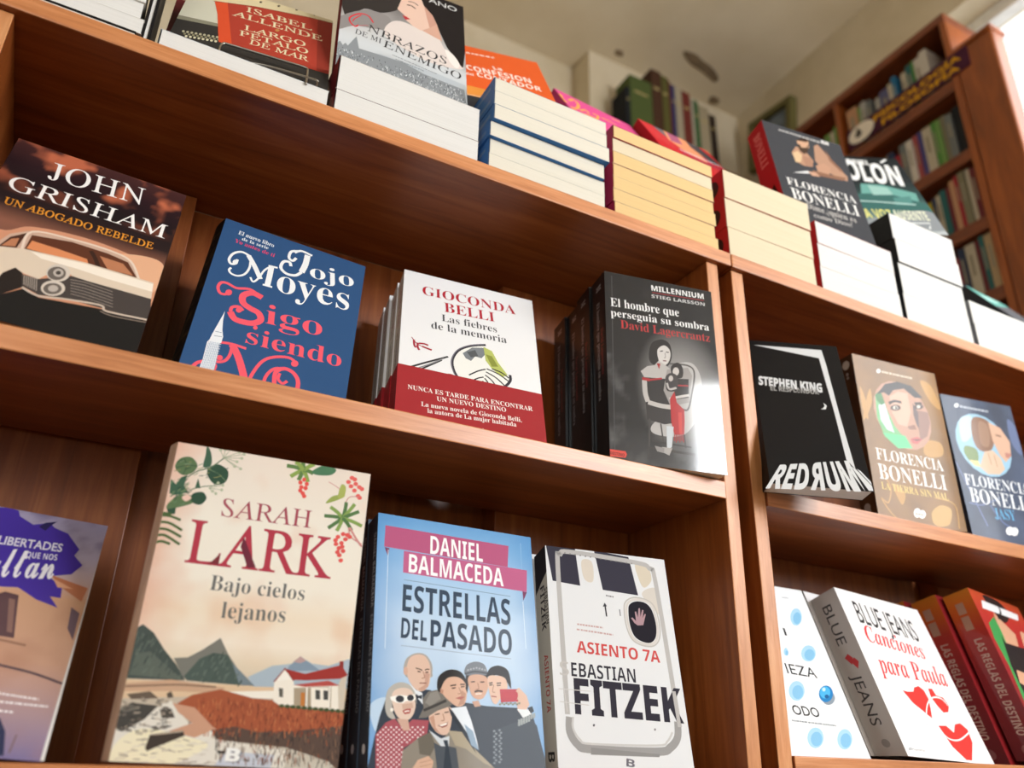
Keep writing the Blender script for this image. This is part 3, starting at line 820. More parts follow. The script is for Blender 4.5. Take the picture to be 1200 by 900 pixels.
 ('S','#50663e',20,[-36,1727,60,1732,168,1686],1,0),
 ('S','#50663e',20,[-29,1671,57,1678,171,1633],1,0),
 ('S','#50663e',20,[-29,1609,45,1631,172,1573],1,0),
 ('S','#50663e',20,[-25,1550,29,1580,101,1567],1,0),
 ('S','#50663e',20,[-51,1777,-7,1802,63,1805],1,0),
 ('S','#44593a',13,[-18,1816,-21,1701,-30,1530],1,0),
 ('S','#a3ab92',5,[372,2339,338,2400],0,0),
 ('E','#b3ba9e',[338,2400,13,2,-2,12]),
 ('S','#a3ab92',5,[372,2339,374,2411],0,0),
 ('E','#b3ba9e',[374,2411,13,2,-2,12]),
 ('S','#a3ab92',5,[372,2339,428,2434],0,0),
 ('E','#b3ba9e',[428,2434,13,2,-2,12]),
 ('S','#a3ab92',5,[372,2339,490,2407],0,0),
 ('E','#b3ba9e',[490,2407,13,2,-2,12]),
 ('S','#a3ab92',5,[372,2339,531,2397],0,0),
 ('E','#b3ba9e',[531,2397,13,2,-2,12]),
 ('S','#a3ab92',5,[372,2339,518,2359],0,0),
 ('E','#b3ba9e',[518,2359,13,2,-2,12]),
 ('S','#a3ab92',5,[372,2339,485,2322],0,0),
 ('E','#b3ba9e',[485,2322,13,2,-2,12]),
 ('S','#a3ab92',5,[372,2339,524,2266],0,0),
 ('E','#b3ba9e',[524,2266,13,2,-2,12]),
 ('S','#a3ab92',5,[372,2339,474,2278],0,0),
 ('E','#b3ba9e',[474,2278,13,2,-2,12]),
 ('S','#a3ab92',5,[305,2061,369,2116],0,0),
 ('E','#b3ba9e',[369,2116,11,2,-2,12]),
 ('S','#a3ab92',5,[305,2061,409,2102],0,0),
 ('E','#b3ba9e',[409,2102,11,2,-2,12]),
 ('S','#a3ab92',5,[305,2061,407,2061],0,0),
 ('E','#b3ba9e',[407,2061,11,2,-2,12]),
 ('S','#a3ab92',5,[305,2061,367,2024],0,0),
 ('E','#b3ba9e',[367,2024,11,2,-2,12]),
 ('S','#a3ab92',5,[305,2061,337,2040],0,0),
 ('E','#b3ba9e',[337,2040,11,2,-2,12]),
 ('S','#5f7f4a',35,[1038,2345,969,2360,895,2360],1,0),
 ('S','#8aa254',35,[1038,2345,992,2314,940,2270],1,0),
 ('S','#5f7f4a',35,[1038,2345,1027,2303,1011,2249],1,0),
 ('S','#8aa254',35,[1038,2345,1068,2302,1092,2245],1,0),
 ('S','#5f7f4a',35,[1038,2345,1086,2343,1128,2328],1,0),
 ('S','#8aa254',35,[1038,2345,1085,2386,1126,2414],1,0),
 ('S','#5f7f4a',35,[1038,2345,1033,2390,1023,2422],1,0),
 ('S','#8aa254',35,[1038,2345,1004,2383,964,2407],1,0),
 ('P','#4e7a5a',[1115,2347,1208,2416,1318,2400,1280,2341,1159,2321],1),
 ('E','#df554e',[1030,2231,18,3,-3,19]),
 ('E','#df554e',[1058,2261,18,3,-3,19]),
 ('E','#df554e',[1085,2227,18,3,-3,19]),
 ('E','#df554e',[1043,2191,18,3,-3,19]),
 ('E','#df554e',[1080,2188,18,3,-3,19]),
 ('E','#df554e',[1063,2139,18,3,-3,18]),
 ('E','#df554e',[1038,2160,18,3,-3,18]),
 ('E','#df554e',[1078,2116,18,3,-3,18]),
 ('E','#e06560',[1441,2304,21,3,-2,19]),
 ('E','#e06560',[1467,2347,21,4,-2,19]),
 ('E','#e06560',[1507,2297,21,3,-2,19]),
 ('E','#e06560',[1542,2273,21,3,-2,19]),
 ('E','#e06560',[1502,2236,21,3,-2,19]),
 ('E','#e06560',[1540,2191,21,3,-2,19]),
 ('E','#e06560',[1566,2260,21,3,-2,19]),
 ('E','#e06560',[1468,2269,21,3,-2,19]),
 ('E','#e06560',[1494,2337,21,4,-2,19]),
 ('E','#e06560',[1555,2178,21,3,-2,19]),
 ('S','#c98a86',8,[1550,2184,1467,2170,1431,2097],1,0),
 ('S','#c98a86',6,[1268,2277,1355,2238,1404,2181],1,0),
 ('P','#98a558',[1268,2082,1324,2158,1425,2176,1369,2129],1),
 ('P','#a8b060',[1366,2150,1381,2268,1424,2253,1418,2163],1),
 ('S','#56774a',31,[1429,1975,1355,1978,1270,1972],1,0),
 ('S','#86a057',31,[1429,1975,1376,2021,1312,2057],1,0),
 ('S','#56774a',31,[1429,1975,1378,1927,1316,1871],1,0),
 ('S','#86a057',31,[1429,1975,1416,1921,1392,1857],1,0),
 ('S','#56774a',31,[1429,1975,1442,2052,1444,2120],1,0),
 ('S','#86a057',31,[1429,1975,1480,2049,1520,2115],1,0),
 ('S','#56774a',31,[1429,1975,1502,2019,1565,2054],1,0),
 ('S','#86a057',31,[1429,1975,1522,1957,1604,1929],1,0),
 ('S','#56774a',31,[1429,1975,1480,1930,1519,1876],1,0),
 ('S','#d08f8c',18,[1499,1902,1567,1812,1624,1750],1,0),
 ('S','#d08f8c',10,[1489,1900,1519,1822,1617,1774],1,0),
 ('E','#dd5a55',[1409,1807,20,3,-2,18]),
 ('E','#dd5a55',[1450,1837,20,3,-2,18]),
 ('E','#dd5a55',[1487,1834,20,3,-2,18]),
 ('E','#dd5a55',[1400,1744,20,3,-2,18]),
 ('E','#dd5a55',[1445,1759,20,3,-2,18]),
 ('E','#dd5a55',[1429,1712,20,3,-2,18]),
 ('E','#dd5a55',[1467,1693,20,3,-2,18]),
 ('E','#dd5a55',[1440,1653,20,3,-2,18]),
 ('E','#dd5a55',[1457,1611,20,3,-2,18]),
 ('E','#dd5a55',[1392,1776,20,3,-2,18]),
 ('E','#dd5a55',[1509,1821,20,3,-2,18]),
 ('E','#dd5a55',[1475,1795,20,3,-2,18]),
 ('E','#dd5a55',[1421,1677,20,3,-2,18]),
 ('E','#dd5a55',[1455,1728,20,3,-2,18]),
],
'dan': [
 ('P','#b4587e',[74,2122,1368,2107,1347,1881,69,1908],0),
 ('P','#bc6189',[263,1894,1561,1877,1544,1653,259,1682],0),
 ('P','#7c3f60',[73,1903,120,1899,110,1816],0),
 ('P','#7c3f60',[1497,1653,1546,1651,1501,1560],0),
 ('S','#dce8f2',5,[109,1883,110,971],0,0),
 ('S','#dce8f2',6,[1495,1552,1499,1097],0,0),
 ('S','#8fb8dc',6,[1506,2158,1503,1873],0,0),
 ('T','DANIEL','sansb','#f5f3f4',[527,1905,1078,1897],183,0),
 ('T','BALMACEDA','sansb','#f5f3f4',[313,1693,1293,1678],181,0),
 ('S','#7f93ab',6,[270,1614,1360,1586],0,0),
 ('T','ESTRELLAS','sansb','#38475a',[259,1322,1349,1303],252,0),
 ('T','DEL','sansb','#38475a',[251,1079,497,1070],182,0),
 ('T','PASADO','sansb','#38475a',[531,1037,1349,1020],238,0),
 ('S','#8f9fb2',5,[255,1012,1336,988],0,0),
 ('P','#b9cfe4',[-5,486,116,565,181,497,108,352,49,294],1),
 ('P','#343c48',[44,239,83,406,132,551,209,629,401,657,533,652,699,603,868,569,1074,552,1393,556,1518,533,1584,310,1659,20,-11,-30],0),
 ('P','#3d4550',[1118,346,1497,486,1564,414,1650,20,1121,4],0),
 ('P','#aaa39d',[284,820,312,906,397,957,489,950,545,880,552,804,532,757,335,742,298,769],1),
 ('P','#d9b8a5',[313,830,340,909,405,945,481,937,528,863,532,754,513,680,459,638,402,648,349,698,321,756],1),
 ('P','#c39a88',[482,806,529,787,513,680,459,638,418,651,483,693],0),
 ('S','#5a4a42',10,[396,828,432,822,457,812],1,0),
 ('S','#5a4a42',10,[482,817,502,827,525,826],1,0),
 ('S','#3a2a26',10,[412,802,442,798],1,0),
 ('S','#3a2a26',10,[489,799,515,803],1,0),
 ('S','#a87a68',8,[465,805,479,756,453,745],1,0),
 ('S','#8a5a50',9,[433,704,496,707],1,0),
 ('E','#d0a894',[304,796,20,2,-1,36]),
 ('P','#dfe3e8',[336,697,402,645,459,624,465,529,411,584],0),
 ('P','#2b2f38',[399,613,428,597,459,609,455,569,429,579,403,569],0),
 ('P','#b3aea6',[128,494,148,625,231,692,328,688,389,627,410,526,376,611,256,644,200,596,191,469,222,397,156,413],1),
 ('P','#dcc3b3',[186,595,256,650,356,639,398,540,384,452,335,396,262,400,207,470],1),
 ('P','#c9a795',[275,517,371,538,380,495,284,475],0),
 ('P','#f4f1ea',[169,571,257,594,322,590,389,609,398,563,358,546,316,549,285,529,231,526,179,546],0),
 ('E','#33343a',[257,560,38,2,-1,29]),
 ('E','#33343a',[352,576,31,2,0,26]),
 ('P','#a8443e',[280,466,317,483,359,488,350,450,303,439],0),
 ('P','#f0e6de',[296,464,346,476,343,464,302,454],0),
 ('E','#efe9e0',[188,469,14,1,0,16]),
 ('P','#a3505a',[54,266,139,365,215,400,288,326,373,401,521,402,506,288,299,175,273,-21,66,-27],0),
 ('E','#ead9da',[140,327,8,0,0,7]),
 ('E','#ead9da',[186,330,9,0,0,7]),
 ('E','#ead9da',[233,332,9,0,0,7]),
 ('E','#ead9da',[280,334,9,0,0,7]),
 ('E','#ead9da',[327,337,9,0,0,7]),
 ('E','#ead9da',[374,339,9,0,0,7]),
 ('E','#ead9da',[422,342,9,0,0,7]),
 ('E','#ead9da',[470,344,9,0,0,7]),
 ('E','#ead9da',[118,307,8,0,0,7]),
 ('E','#ead9da',[164,309,8,0,0,7]),
 ('E','#ead9da',[210,311,9,0,0,7]),
 ('E','#ead9da',[257,314,9,0,0,7]),
 ('E','#ead9da',[304,316,9,0,0,7]),
 ('E','#ead9da',[351,318,9,0,0,7]),
 ('E','#ead9da',[398,321,9,0,0,7]),
 ('E','#ead9da',[446,323,9,0,0,7]),
 ('E','#ead9da',[95,286,8,0,0,7]),
 ('E','#ead9da',[141,288,8,0,0,7]),
 ('E','#ead9da',[188,291,8,0,0,7]),
 ('E','#ead9da',[234,293,9,0,0,7]),
 ('E','#ead9da',[281,295,9,0,0,7]),
 ('E','#ead9da',[328,298,9,0,0,7]),
 ('E','#ead9da',[375,300,9,0,0,7]),
 ('E','#ead9da',[422,302,9,0,0,7]),
 ('E','#ead9da',[470,305,9,0,0,7]),
 ('E','#ead9da',[73,266,8,0,0,7]),
 ('E','#ead9da',[119,268,8,0,0,7]),
 ('E','#ead9da',[165,270,8,0,0,7]),
 ('E','#ead9da',[211,273,9,0,0,7]),
 ('E','#ead9da',[258,275,9,0,0,7]),
 ('E','#ead9da',[305,277,9,0,0,7]),
 ('E','#ead9da',[352,279,9,0,0,7]),
 ('E','#ead9da',[399,281,9,0,0,7]),
 ('E','#ead9da',[447,284,9,0,0,7]),
 ('E','#ead9da',[97,248,8,0,0,7]),
 ('E','#ead9da',[143,250,8,0,0,7]),
 ('E','#ead9da',[189,252,8,0,0,7]),
 ('E','#ead9da',[235,254,9,0,0,7]),
 ('E','#ead9da',[282,256,9,0,0,7]),
 ('E','#ead9da',[329,259,9,0,0,7]),
 ('E','#ead9da',[376,261,9,0,0,7]),
 ('E','#ead9da',[423,263,9,0,0,7]),
 ('E','#ead9da',[75,228,8,0,0,7]),
 ('E','#ead9da',[121,230,8,0,0,7]),
 ('E','#ead9da',[166,232,8,0,0,7]),
 ('E','#ead9da',[213,234,8,0,0,7]),
 ('E','#ead9da',[259,236,9,0,0,7]),
 ('E','#ead9da',[306,238,9,0,0,7]),
 ('E','#ead9da',[352,240,9,0,0,7]),
 ('E','#ead9da',[98,210,8,0,0,7]),
 ('E','#ead9da',[144,212,8,0,0,7]),
 ('E','#ead9da',[190,214,8,0,0,7]),
 ('E','#ead9da',[236,216,8,0,0,7]),
 ('E','#ead9da',[283,218,9,0,0,7]),
 ('E','#ead9da',[329,220,9,0,0,7]),
 ('E','#ead9da',[77,190,8,0,0,7]),
 ('E','#ead9da',[122,192,8,0,0,7]),
 ('E','#ead9da',[168,194,8,0,0,7]),
 ('E','#ead9da',[214,196,8,0,0,7]),
 ('E','#ead9da',[260,198,9,0,0,7]),
 ('E','#ead9da',[100,172,8,0,0,7]),
 ('E','#ead9da',[145,174,8,0,0,7]),
 ('E','#ead9da',[191,176,8,0,0,7]),
 ('E','#ead9da',[237,178,8,0,0,7]),
 ('E','#ead9da',[284,180,9,0,0,7]),
 ('E','#ead9da',[78,152,8,0,0,7]),
 ('E','#ead9da',[123,154,8,0,0,7]),
 ('E','#ead9da',[169,156,8,0,0,7]),
 ('E','#ead9da',[215,158,8,0,0,7]),
 ('E','#ead9da',[261,160,8,0,0,7]),
 ('E','#ead9da',[101,134,8,0,0,7]),
 ('E','#ead9da',[147,136,8,0,0,7]),
 ('E','#ead9da',[192,138,8,0,0,7]),
 ('E','#ead9da',[238,140,8,0,0,7]),
 ('E','#ead9da',[285,141,8,0,0,7]),
 ('E','#ead9da',[80,115,8,0,0,7]),
 ('E','#ead9da',[125,116,8,0,0,7]),
 ('E','#ead9da',[170,118,8,0,0,7]),
 ('E','#ead9da',[216,120,8,0,0,7]),
 ('E','#ead9da',[262,122,8,0,0,7]),
 ('E','#ead9da',[103,97,8,0,0,7]),
 ('E','#ead9da',[148,98,8,0,0,7]),
 ('E','#ead9da',[194,100,8,0,0,7]),
 ('E','#ead9da',[239,102,8,0,0,7]),
 ('E','#ead9da',[285,104,8,0,0,7]),
 ('E','#ead9da',[81,77,8,0,0,7]),
 ('E','#ead9da',[126,79,8,0,0,7]),
 ('E','#ead9da',[171,81,8,0,0,7]),
 ('E','#ead9da',[217,82,8,0,0,7]),
 ('E','#ead9da',[263,84,8,0,0,7]),
 ('E','#ead9da',[104,60,8,0,0,7]),
 ('E','#ead9da',[149,61,8,0,0,7]),
 ('E','#ead9da',[195,63,8,0,0,7]),
 ('E','#ead9da',[240,64,8,0,0,7]),
 ('E','#ead9da',[286,66,8,0,0,7]),
 ('E','#ead9da',[83,40,8,0,0,7]),
 ('E','#ead9da',[128,42,8,0,0,7]),
 ('E','#ead9da',[173,43,8,0,0,7]),
 ('E','#ead9da',[218,45,8,0,0,7]),
 ('E','#ead9da',[264,46,8,0,0,7]),
 ('E','#ead9da',[106,23,8,0,0,7]),
 ('E','#ead9da',[151,24,8,0,0,7]),
 ('E','#ead9da',[196,25,8,0,0,7]),
 ('E','#ead9da',[242,27,8,0,0,7]),
 ('E','#ead9da',[287,28,8,0,0,7]),
 ('P','#c9a493',[231,401,334,399,351,316,296,306],0),
 ('P','#8a8276',[292,154,423,256,534,311,631,209,697,331,846,324,911,221,1123,49,1155,5,273,-21],0),
 ('P','#a89c86',[697,331,846,324,911,221,1123,49,1024,85,860,191,762,215],0),
 ('P','#6a6358',[423,256,534,311,583,207,535,122,440,133],0),
 ('P','#ccd2d8',[521,324,631,263,710,286,703,198,631,202],0),
 ('P','#4a5058',[567,228,631,202,703,205,770,194,799,-6,599,-11],0),
 ('P','#2f3843',[651,252,693,252,730,36,726,-8,647,-10,672,197],0),
 ('P','#d9b8a5',[521,431,599,494,719,523,731,414,700,312,641,292,570,331],1),
 ('P','#bf947f',[524,424,566,448,583,348,632,294,570,331],0),
 ('P','#746f69',[427,414,472,501,460,570,513,638,599,659,686,602,770,566,705,524,599,485,501,424],0),
 ('P','#8b867f',[484,545,533,629,599,649,632,584,533,519],0),
 ('S','#3f3c3a',23,[472,480,566,521,682,575],1,0),
 ('S','#3b2a24',9,[576,452,619,461],1,0),
 ('S','#3b2a24',9,[665,473,705,482],1,0),
 ('S','#a87a66',8,[649,464,661,413,635,406],1,0),
 ('P','#8a3f3a',[599,366,648,380,698,400,688,365,642,349],0),
 ('P','#f3ece4',[612,367,691,394,681,374,635,360],0),
 ('P','#cfa890',[350,-19,425,88,519,122,564,82,544,-13],0),
 ('S','#a9826c',4,[441,65,543,93],1,0),
 ('S','#a9826c',4,[442,38,548,60],1,0),
 ('P','#dfe5ec',[724,513,867,539,916,424,965,267,980,184,863,334],0),
 ('P','#2b323c',[699,529,765,459,895,278,959,153,862,276,723,457],0),
 ('P','#8ea4ba',[847,391,930,337,980,184,911,221],0),
 ('P','#2a2625',[596,686,613,775,701,837,808,836,867,779,878,706,824,756,707,764,656,660,616,642],1),
 ('P','#d6ae97',[633,666,687,759,786,782,861,739,880,645,854,556,786,531,716,569,659,615],1),
 ('P','#b88a74',[626,673,658,660,649,627,626,636],0),
 ('P','#bd917c',[829,672,870,645,851,556,791,535,817,596],0),
 ('S','#2c211e',11,[720,701,778,714],1,0),
 ('S','#2c211e',11,[816,720,861,723],1,0),
 ('S','#3a2a26',10,[734,681,773,689],1,0),
 ('S','#3a2a26',10,[823,699,857,705],1,0),
 ('S','#b08470',8,[802,693,822,647,791,639],1,0),
 ('P','#b06a62',[767,599,814,617,859,617,821,590],0),
 ('P','#2b282b',[873,814,1085,838,1092,737,1068,782,907,782,883,646,867,690],0),
 ('P','#757a82',[859,816,882,892,967,931,1055,915,1088,843,1070,819,911,804],1),
 ('S','#4a4e56',17,[863,813,961,842,1085,836],1,0),
 ('E','#a9adb4',[895,851,9,1,0,8]),
 ('E','#a9adb4',[923,860,9,1,0,8]),
 ('E','#a9adb4',[951,868,9,1,0,8]),
 ('E','#a9adb4',[980,877,9,1,0,8]),
 ('E','#a9adb4',[1008,873,9,1,0,8]),
 ('E','#a9adb4',[1036,869,9,1,0,8]),
 ('E','#a9adb4',[1064,865,9,1,0,8]),
 ('P','#cfa48d',[893,781,978,819,1076,801,1091,721,1045,626,982,604,921,645],1),
 ('S','#33231e',15,[953,666,991,677,1033,674],1,0),
 ('S','#f0e8e0',8,[963,648,1022,655],0,0),
 ('S','#33231e',10,[920,748,959,755],1,0),
 ('S','#33231e',10,[1011,754,1053,759],1,0),
 ('S','#a87a66',8,[986,745,995,696,967,688],1,0),
 ('P','#c39a84',[928,581,989,595,1013,548,953,537],0),
 ('P','#262427',[1077,814,1119,888,1214,915,1302,869,1320,722,1279,774,1191,827,1119,811],1),
 ('P','#dcbaa6',[1087,796,1173,824,1266,803,1279,704,1203,618,1155,572,1112,627],1),
 ('S','#2c211e',10,[1099,750,1135,759],1,0),
 ('S','#2c211e',10,[1174,755,1221,762],1,0),
 ('S','#3a2a26',10,[1102,734,1134,740],1,0),
 ('S','#3a2a26',10,[1177,737,1216,741],1,0),
 ('S','#a87a66',7,[1145,741,1132,681,1156,676],1,0),
 ('S','#a8625a',10,[1116,640,1169,637],1,0),
 ('P','#d8b4a0',[1351,705,1404,734,1477,670,1501,591,1449,526,1382,522,1369,601],0),
 ('P','#b83a48',[1204,706,1385,720,1386,611,1211,593],0),
 ('S','#d8b4a0',24,[1375,710,1401,681,1388,625],1,0),
 ('P','#dfe3e6',[1371,546,1483,547,1524,515,1427,473],0),
 ('P','#2b3038',[1477,562,1529,580,1544,535,1510,514],0),
 ('E','#7f878f',[1135,347,12,1,0,9]),
 ('E','#7f878f',[1188,357,12,1,0,9]),
 ('E','#7f878f',[1152,326,12,1,0,9]),
 ('E','#7f878f',[1201,336,12,1,0,9]),
 ('E','#7f878f',[1134,303,12,1,0,9]),
 ('E','#7f878f',[1186,313,12,1,0,9]),
 ('E','#7f878f',[1150,282,12,1,0,9]),
 ('E','#7f878f',[1199,292,12,1,0,9]),
 ('E','#7f878f',[1132,260,12,1,0,9]),
 ('E','#7f878f',[1184,269,12,1,0,9]),
 ('E','#7f878f',[1148,239,12,1,0,9]),
 ('E','#7f878f',[1197,248,12,1,0,9]),
 ('E','#7f878f',[1130,216,12,1,0,9]),
 ('E','#7f878f',[1182,226,12,1,0,9]),
 ('E','#7f878f',[1146,195,12,0,0,9]),
 ('E','#7f878f',[1195,205,12,0,0,9]),
 ('E','#7f878f',[1128,173,12,0,0,9]),
 ('E','#7f878f',[1180,183,12,0,0,9]),
 ('E','#7f878f',[1144,153,12,0,0,9]),
 ('E','#7f878f',[1193,162,12,0,0,9]),
 ('E','#7f878f',[1126,131,12,0,0,9]),
 ('E','#7f878f',[1178,140,12,0,0,9]),
 ('E','#7f878f',[1142,110,12,0,0,9]),
 ('E','#7f878f',[1191,119,12,0,0,9]),
 ('E','#7f878f',[1125,88,12,0,0,8]),
 ('E','#7f878f',[1176,97,12,0,0,9]),
 ('E','#9aa0a0',[1387,450,13,1,0,8]),
 ('E','#9aa0a0',[1412,460,13,1,0,8]),
 ('E','#9aa0a0',[1438,471,13,1,0,8]),
 ('E','#9aa0a0',[1464,481,13,1,1,8]),
 ('E','#9aa0a0',[1490,492,13,1,1,8]),
 ('E','#9aa0a0',[1516,502,13,1,1,8]),
 ('E','#9aa0a0',[1543,513,13,1,1,8]),
 ('E','#9aa0a0',[1386,436,13,1,0,8]),
 ('E','#9aa0a0',[1411,446,13,1,0,8]),
 ('E','#9aa0a0',[1437,457,13,1,0,8]),
 ('E','#9aa0a0',[1463,467,13,1,1,8]),
 ('E','#9aa0a0',[1489,478,13,1,1,8]),
 ('E','#9aa0a0',[1515,489,13,1,1,8]),
 ('E','#9aa0a0',[1542,499,13,1,1,8]),
 ('E','#9aa0a0',[1385,422,13,1,0,8]),
 ('E','#9aa0a0',[1411,433,13,1,0,8]),
 ('E','#9aa0a0',[1436,443,13,1,0,8]),
 ('E','#9aa0a0',[1462,454,13,1,1,8]),
 ('E','#9aa0a0',[1488,464,13,1,1,8]),
 ('E','#9aa0a0',[1514,475,13,1,1,8]),
 ('E','#9aa0a0',[1540,485,13,1,1,8]),
 ('E','#9aa0a0',[1384,409,13,1,0,8]),
 ('E','#9aa0a0',[1410,419,13,1,0,8]),
 ('E','#9aa0a0',[1435,430,13,1,0,8]),
 ('E','#9aa0a0',[1461,440,13,1,1,8]),
 ('E','#9aa0a0',[1487,451,13,1,1,8]),
 ('E','#8b8f80',[1201,575,11,1,0,9]),
 ('E','#8b8f80',[1223,586,11,1,0,9]),
 ('E','#8b8f80',[1244,578,11,1,0,9]),
 ('E','#8b8f80',[1266,588,11,1,0,9]),
 ('E','#8b8f80',[1287,581,11,1,0,9]),
 ('E','#8b8f80',[1309,591,11,1,1,9]),
 ('E','#8b8f80',[1330,583,11,1,1,9]),
 ('E','#8b8f80',[1352,594,11,1,1,9]),
 ('E','#8b8f80',[1373,586,11,1,1,9]),
 ('E','#8b8f80',[1396,597,11,1,1,9]),
],
'asi': [
 ('P','#3b3945',[-2,2341,344,2283,372,1842,62,1865],0),
 ('P','#3b3945',[569,2262,980,2233,1042,1803,629,1823],0),
 ('P','#d6cbb8',[1056,2170,1196,2162,1229,1998,1122,1899,1065,2024],1),
 ('P','#d9cfc2',[412,2126,531,2125,525,1909,424,1926],1),
 ('P','#d4cdc4',[1087,1824,1283,1901,1303,1619,1256,1615],1),
 ('S','#bab7b5',52,[127,540,131,2037,169,2168,285,2211,1073,2178,1222,2124,1275,1970,1323,480],1,0),
 ('S','#9e9c9b',76,[146,517,140,379,210,273,337,238,1038,242,1189,285,1284,383,1308,528],1,0),
 ('S','#c9c7c5',20,[183,519,175,415,240,315,355,284,1046,298,1164,340,1235,428],1,0),
 ('P','#8f8d8c',[344,252,1062,220,1058,193,338,189],0),
 ('E','#8f8c8a',[224,2192,9,1,1,9]),
 ('E','#8f8c8a',[283,2189,9,1,1,9]),
 ('E','#8f8c8a',[342,2187,9,1,1,9]),
 ('E','#8f8c8a',[402,2185,9,1,1,9]),
 ('E','#8f8c8a',[462,2182,9,1,1,9]),
 ('E','#8f8c8a',[521,2180,9,1,1,9]),
 ('E','#8f8c8a',[581,2177,9,1,1,9]),
 ('E','#8f8c8a',[642,2175,9,1,1,9]),
 ('E','#8f8c8a',[702,2173,9,1,1,9]),
 ('E','#8f8c8a',[763,2170,9,1,1,9]),
 ('E','#8f8c8a',[824,2168,9,1,1,9]),
 ('E','#8f8c8a',[885,2165,9,1,1,9]),
 ('E','#8f8c8a',[947,2163,9,1,1,9]),
 ('E','#8f8c8a',[1008,2160,9,1,1,9]),
 ('S','#c0bbb6',15,[854,1606,879,1713,983,1774,1140,1761,1226,1682,1253,1490,1225,1344,1142,1268,1012,1268,908,1323,860,1456],1,1),
 ('S','#d5d0cb',26,[879,1613,908,1705,999,1753,1131,1743,1200,1665,1226,1496,1203,1358,1133,1288,1015,1290,922,1341,885,1466],1,1),
 ('P','#25222a',[902,1610,924,1690,1008,1734,1120,1725,1185,1650,1211,1495,1189,1368,1123,1303,1023,1306,939,1358,903,1473],1),
 ('P','#b08f96',[924,1546,943,1553,980,1518,978,1617,994,1624,1006,1559,1026,1660,1044,1662,1038,1567,1066,1647,1084,1644,1063,1559,1094,1608,1105,1601,1077,1530,1059,1481,992,1473,959,1495],0),
 ('T','ASIENTO 7A','sansb','#cc4f4e',[275,1139,1203,1101],120,0),
 ('T','EBASTIAN','sansb','#38353e',[198,900,897,881],137,-0.006),
 ('T','S','sansb','#c2bebb',[74,902,171,899],139,-0.02),
 ('T','FITZEK','sansb','#35323c',[207,553,1382,522],332,0.015),
 ('S','#bab7b5',40,[1313,824,1323,480],0,0),
 ('S','#c9a7a4',17,[302,1426,324,1426],0,0),
 ('S','#c9a7a4',17,[332,1425,353,1424],0,0),
 ('S','#c9a7a4',17,[359,1424,385,1423],0,0),
 ('S','#c9a7a4',17,[393,1422,416,1421],0,0),
 ('S','#c9a7a4',17,[424,1421,445,1420],0,0),
 ('S','#c9a7a4',17,[452,1420,476,1419],0,0),
 ('S','#c9a7a4',17,[484,1418,502,1418],0,0),
 ('S','#c9a7a4',17,[508,1417,542,1416],0,0),
 ('S','#c9a7a4',17,[553,1415,574,1414],0,0),
 ('S','#c9a7a4',17,[582,1414,587,1414],0,0),
 ('S','#c9a7a4',16,[292,1373,325,1371],0,0),
 ('S','#c9a7a4',16,[337,1370,358,1369],0,0),
 ('S','#c9a7a4',16,[365,1368,380,1368],0,0),
 ('S','#c9a7a4',16,[385,1367,412,1366],0,0),
 ('S','#c9a7a4',17,[421,1365,441,1364],0,0),
 ('S','#c9a7a4',17,[448,1363,475,1362],0,0),
 ('S','#c9a7a4',17,[484,1361,513,1360],0,0),
 ('S','#c9a7a4',17,[523,1359,539,1358],0,0),
 ('S','#c9a7a4',17,[544,1358,578,1356],0,0),
 ('S','#c9a7a4',17,[590,1355,615,1353],0,0),
 ('S','#c9a7a4',17,[623,1353,643,1352],0,0),
 ('S','#c9a7a4',17,[650,1351,679,1349],0,0),
 ('S','#c9a7a4',17,[689,1349,695,1349],0,0),
 ('S','#3f3d42',17,[637,1674,643,1537],0,0),
 ('P','#3f3d42',[610,1638,635,1684,658,1648],0),
 ('S','#77757a',11,[801,1628,804,1557],0,0),
 ('S','#8f8c90',17,[659,1765,676,1763],0,0),
 ('S','#8f8c90',17,[682,1763,695,1761],0,0),
 ('S','#8f8c90',17,[700,1761,723,1759],0,0),
 ('S','#8f8c90',17,[731,1758,747,1757],0,0),
 ('S','#cfccca',7,[99,884,128,563],0,0),
 ('S','#cfccca',8,[51,772,388,768],0,0),
 ('S','#cfccca',8,[56,653,362,635],0,0),
 ('E','#55525a',[393,453,11,1,1,12]),
 ('E','#8a878a',[1045,444,11,1,2,12]),
 ('T','B','sansb','#6f6b74',[693,101,780,90],70,0),
],
'lib': [
 ('P','#4b36a2',[64,2144,512,2131,706,2177,785,2163,809,2107,929,2041,1047,2092,1093,2049,1211,2009,1333,1862,1309,1790,1393,1704,1331,1595,1171,1542,1295,1453,1308,1350,1230,1350,1309,1255,1142,1303,988,1391,781,1363,310,1410],0),
 ('P','#2f2a5c',[975,2029,1013,2084,1100,2120,1065,2069,1034,1999],0),
 ('P','#c07a58',[1178,1562,1484,1483,1464,1344,1309,1441],0),
 ('P','#e0a884',[1209,1528,1375,1454,1262,1447],0),
 ('P','#5f454a',[912,1336,1011,1321,1082,934,945,938,845,1288],0),
 ('P','#8c6a62',[953,1280,998,1274,1058,976,1019,983],0),
 ('S','#9a725e',21,[911,916,1176,885],1,0),
 ('S','#57454e',20,[972,707,1265,666,1497,604],1,0),
 ('P','#2b3050',[1062,266,1169,289,1230,193,1267,20,1138,8],0),
 ('S','#7a6266',12,[1305,179,1294,44],1,0),
 ('P','#6a5560',[1404,1279,1475,1234,1484,979,1421,1080],0),
 ('T','LIBERTADES','sanst','#e9e6f2',[729,1784,1206,1806],87,0.02),
 ('T','QUE NOS','sansb','#e9e6f2',[963,1691,1192,1711],62,0),
 ('T','faltan','script','#f4f2f8',[591,1435,1212,1525],290,0.01),
 ('S','#efe8ea',15,[999,480,1021,479],0,0),
 ('S','#efe8ea',15,[1029,479,1047,478],0,0),
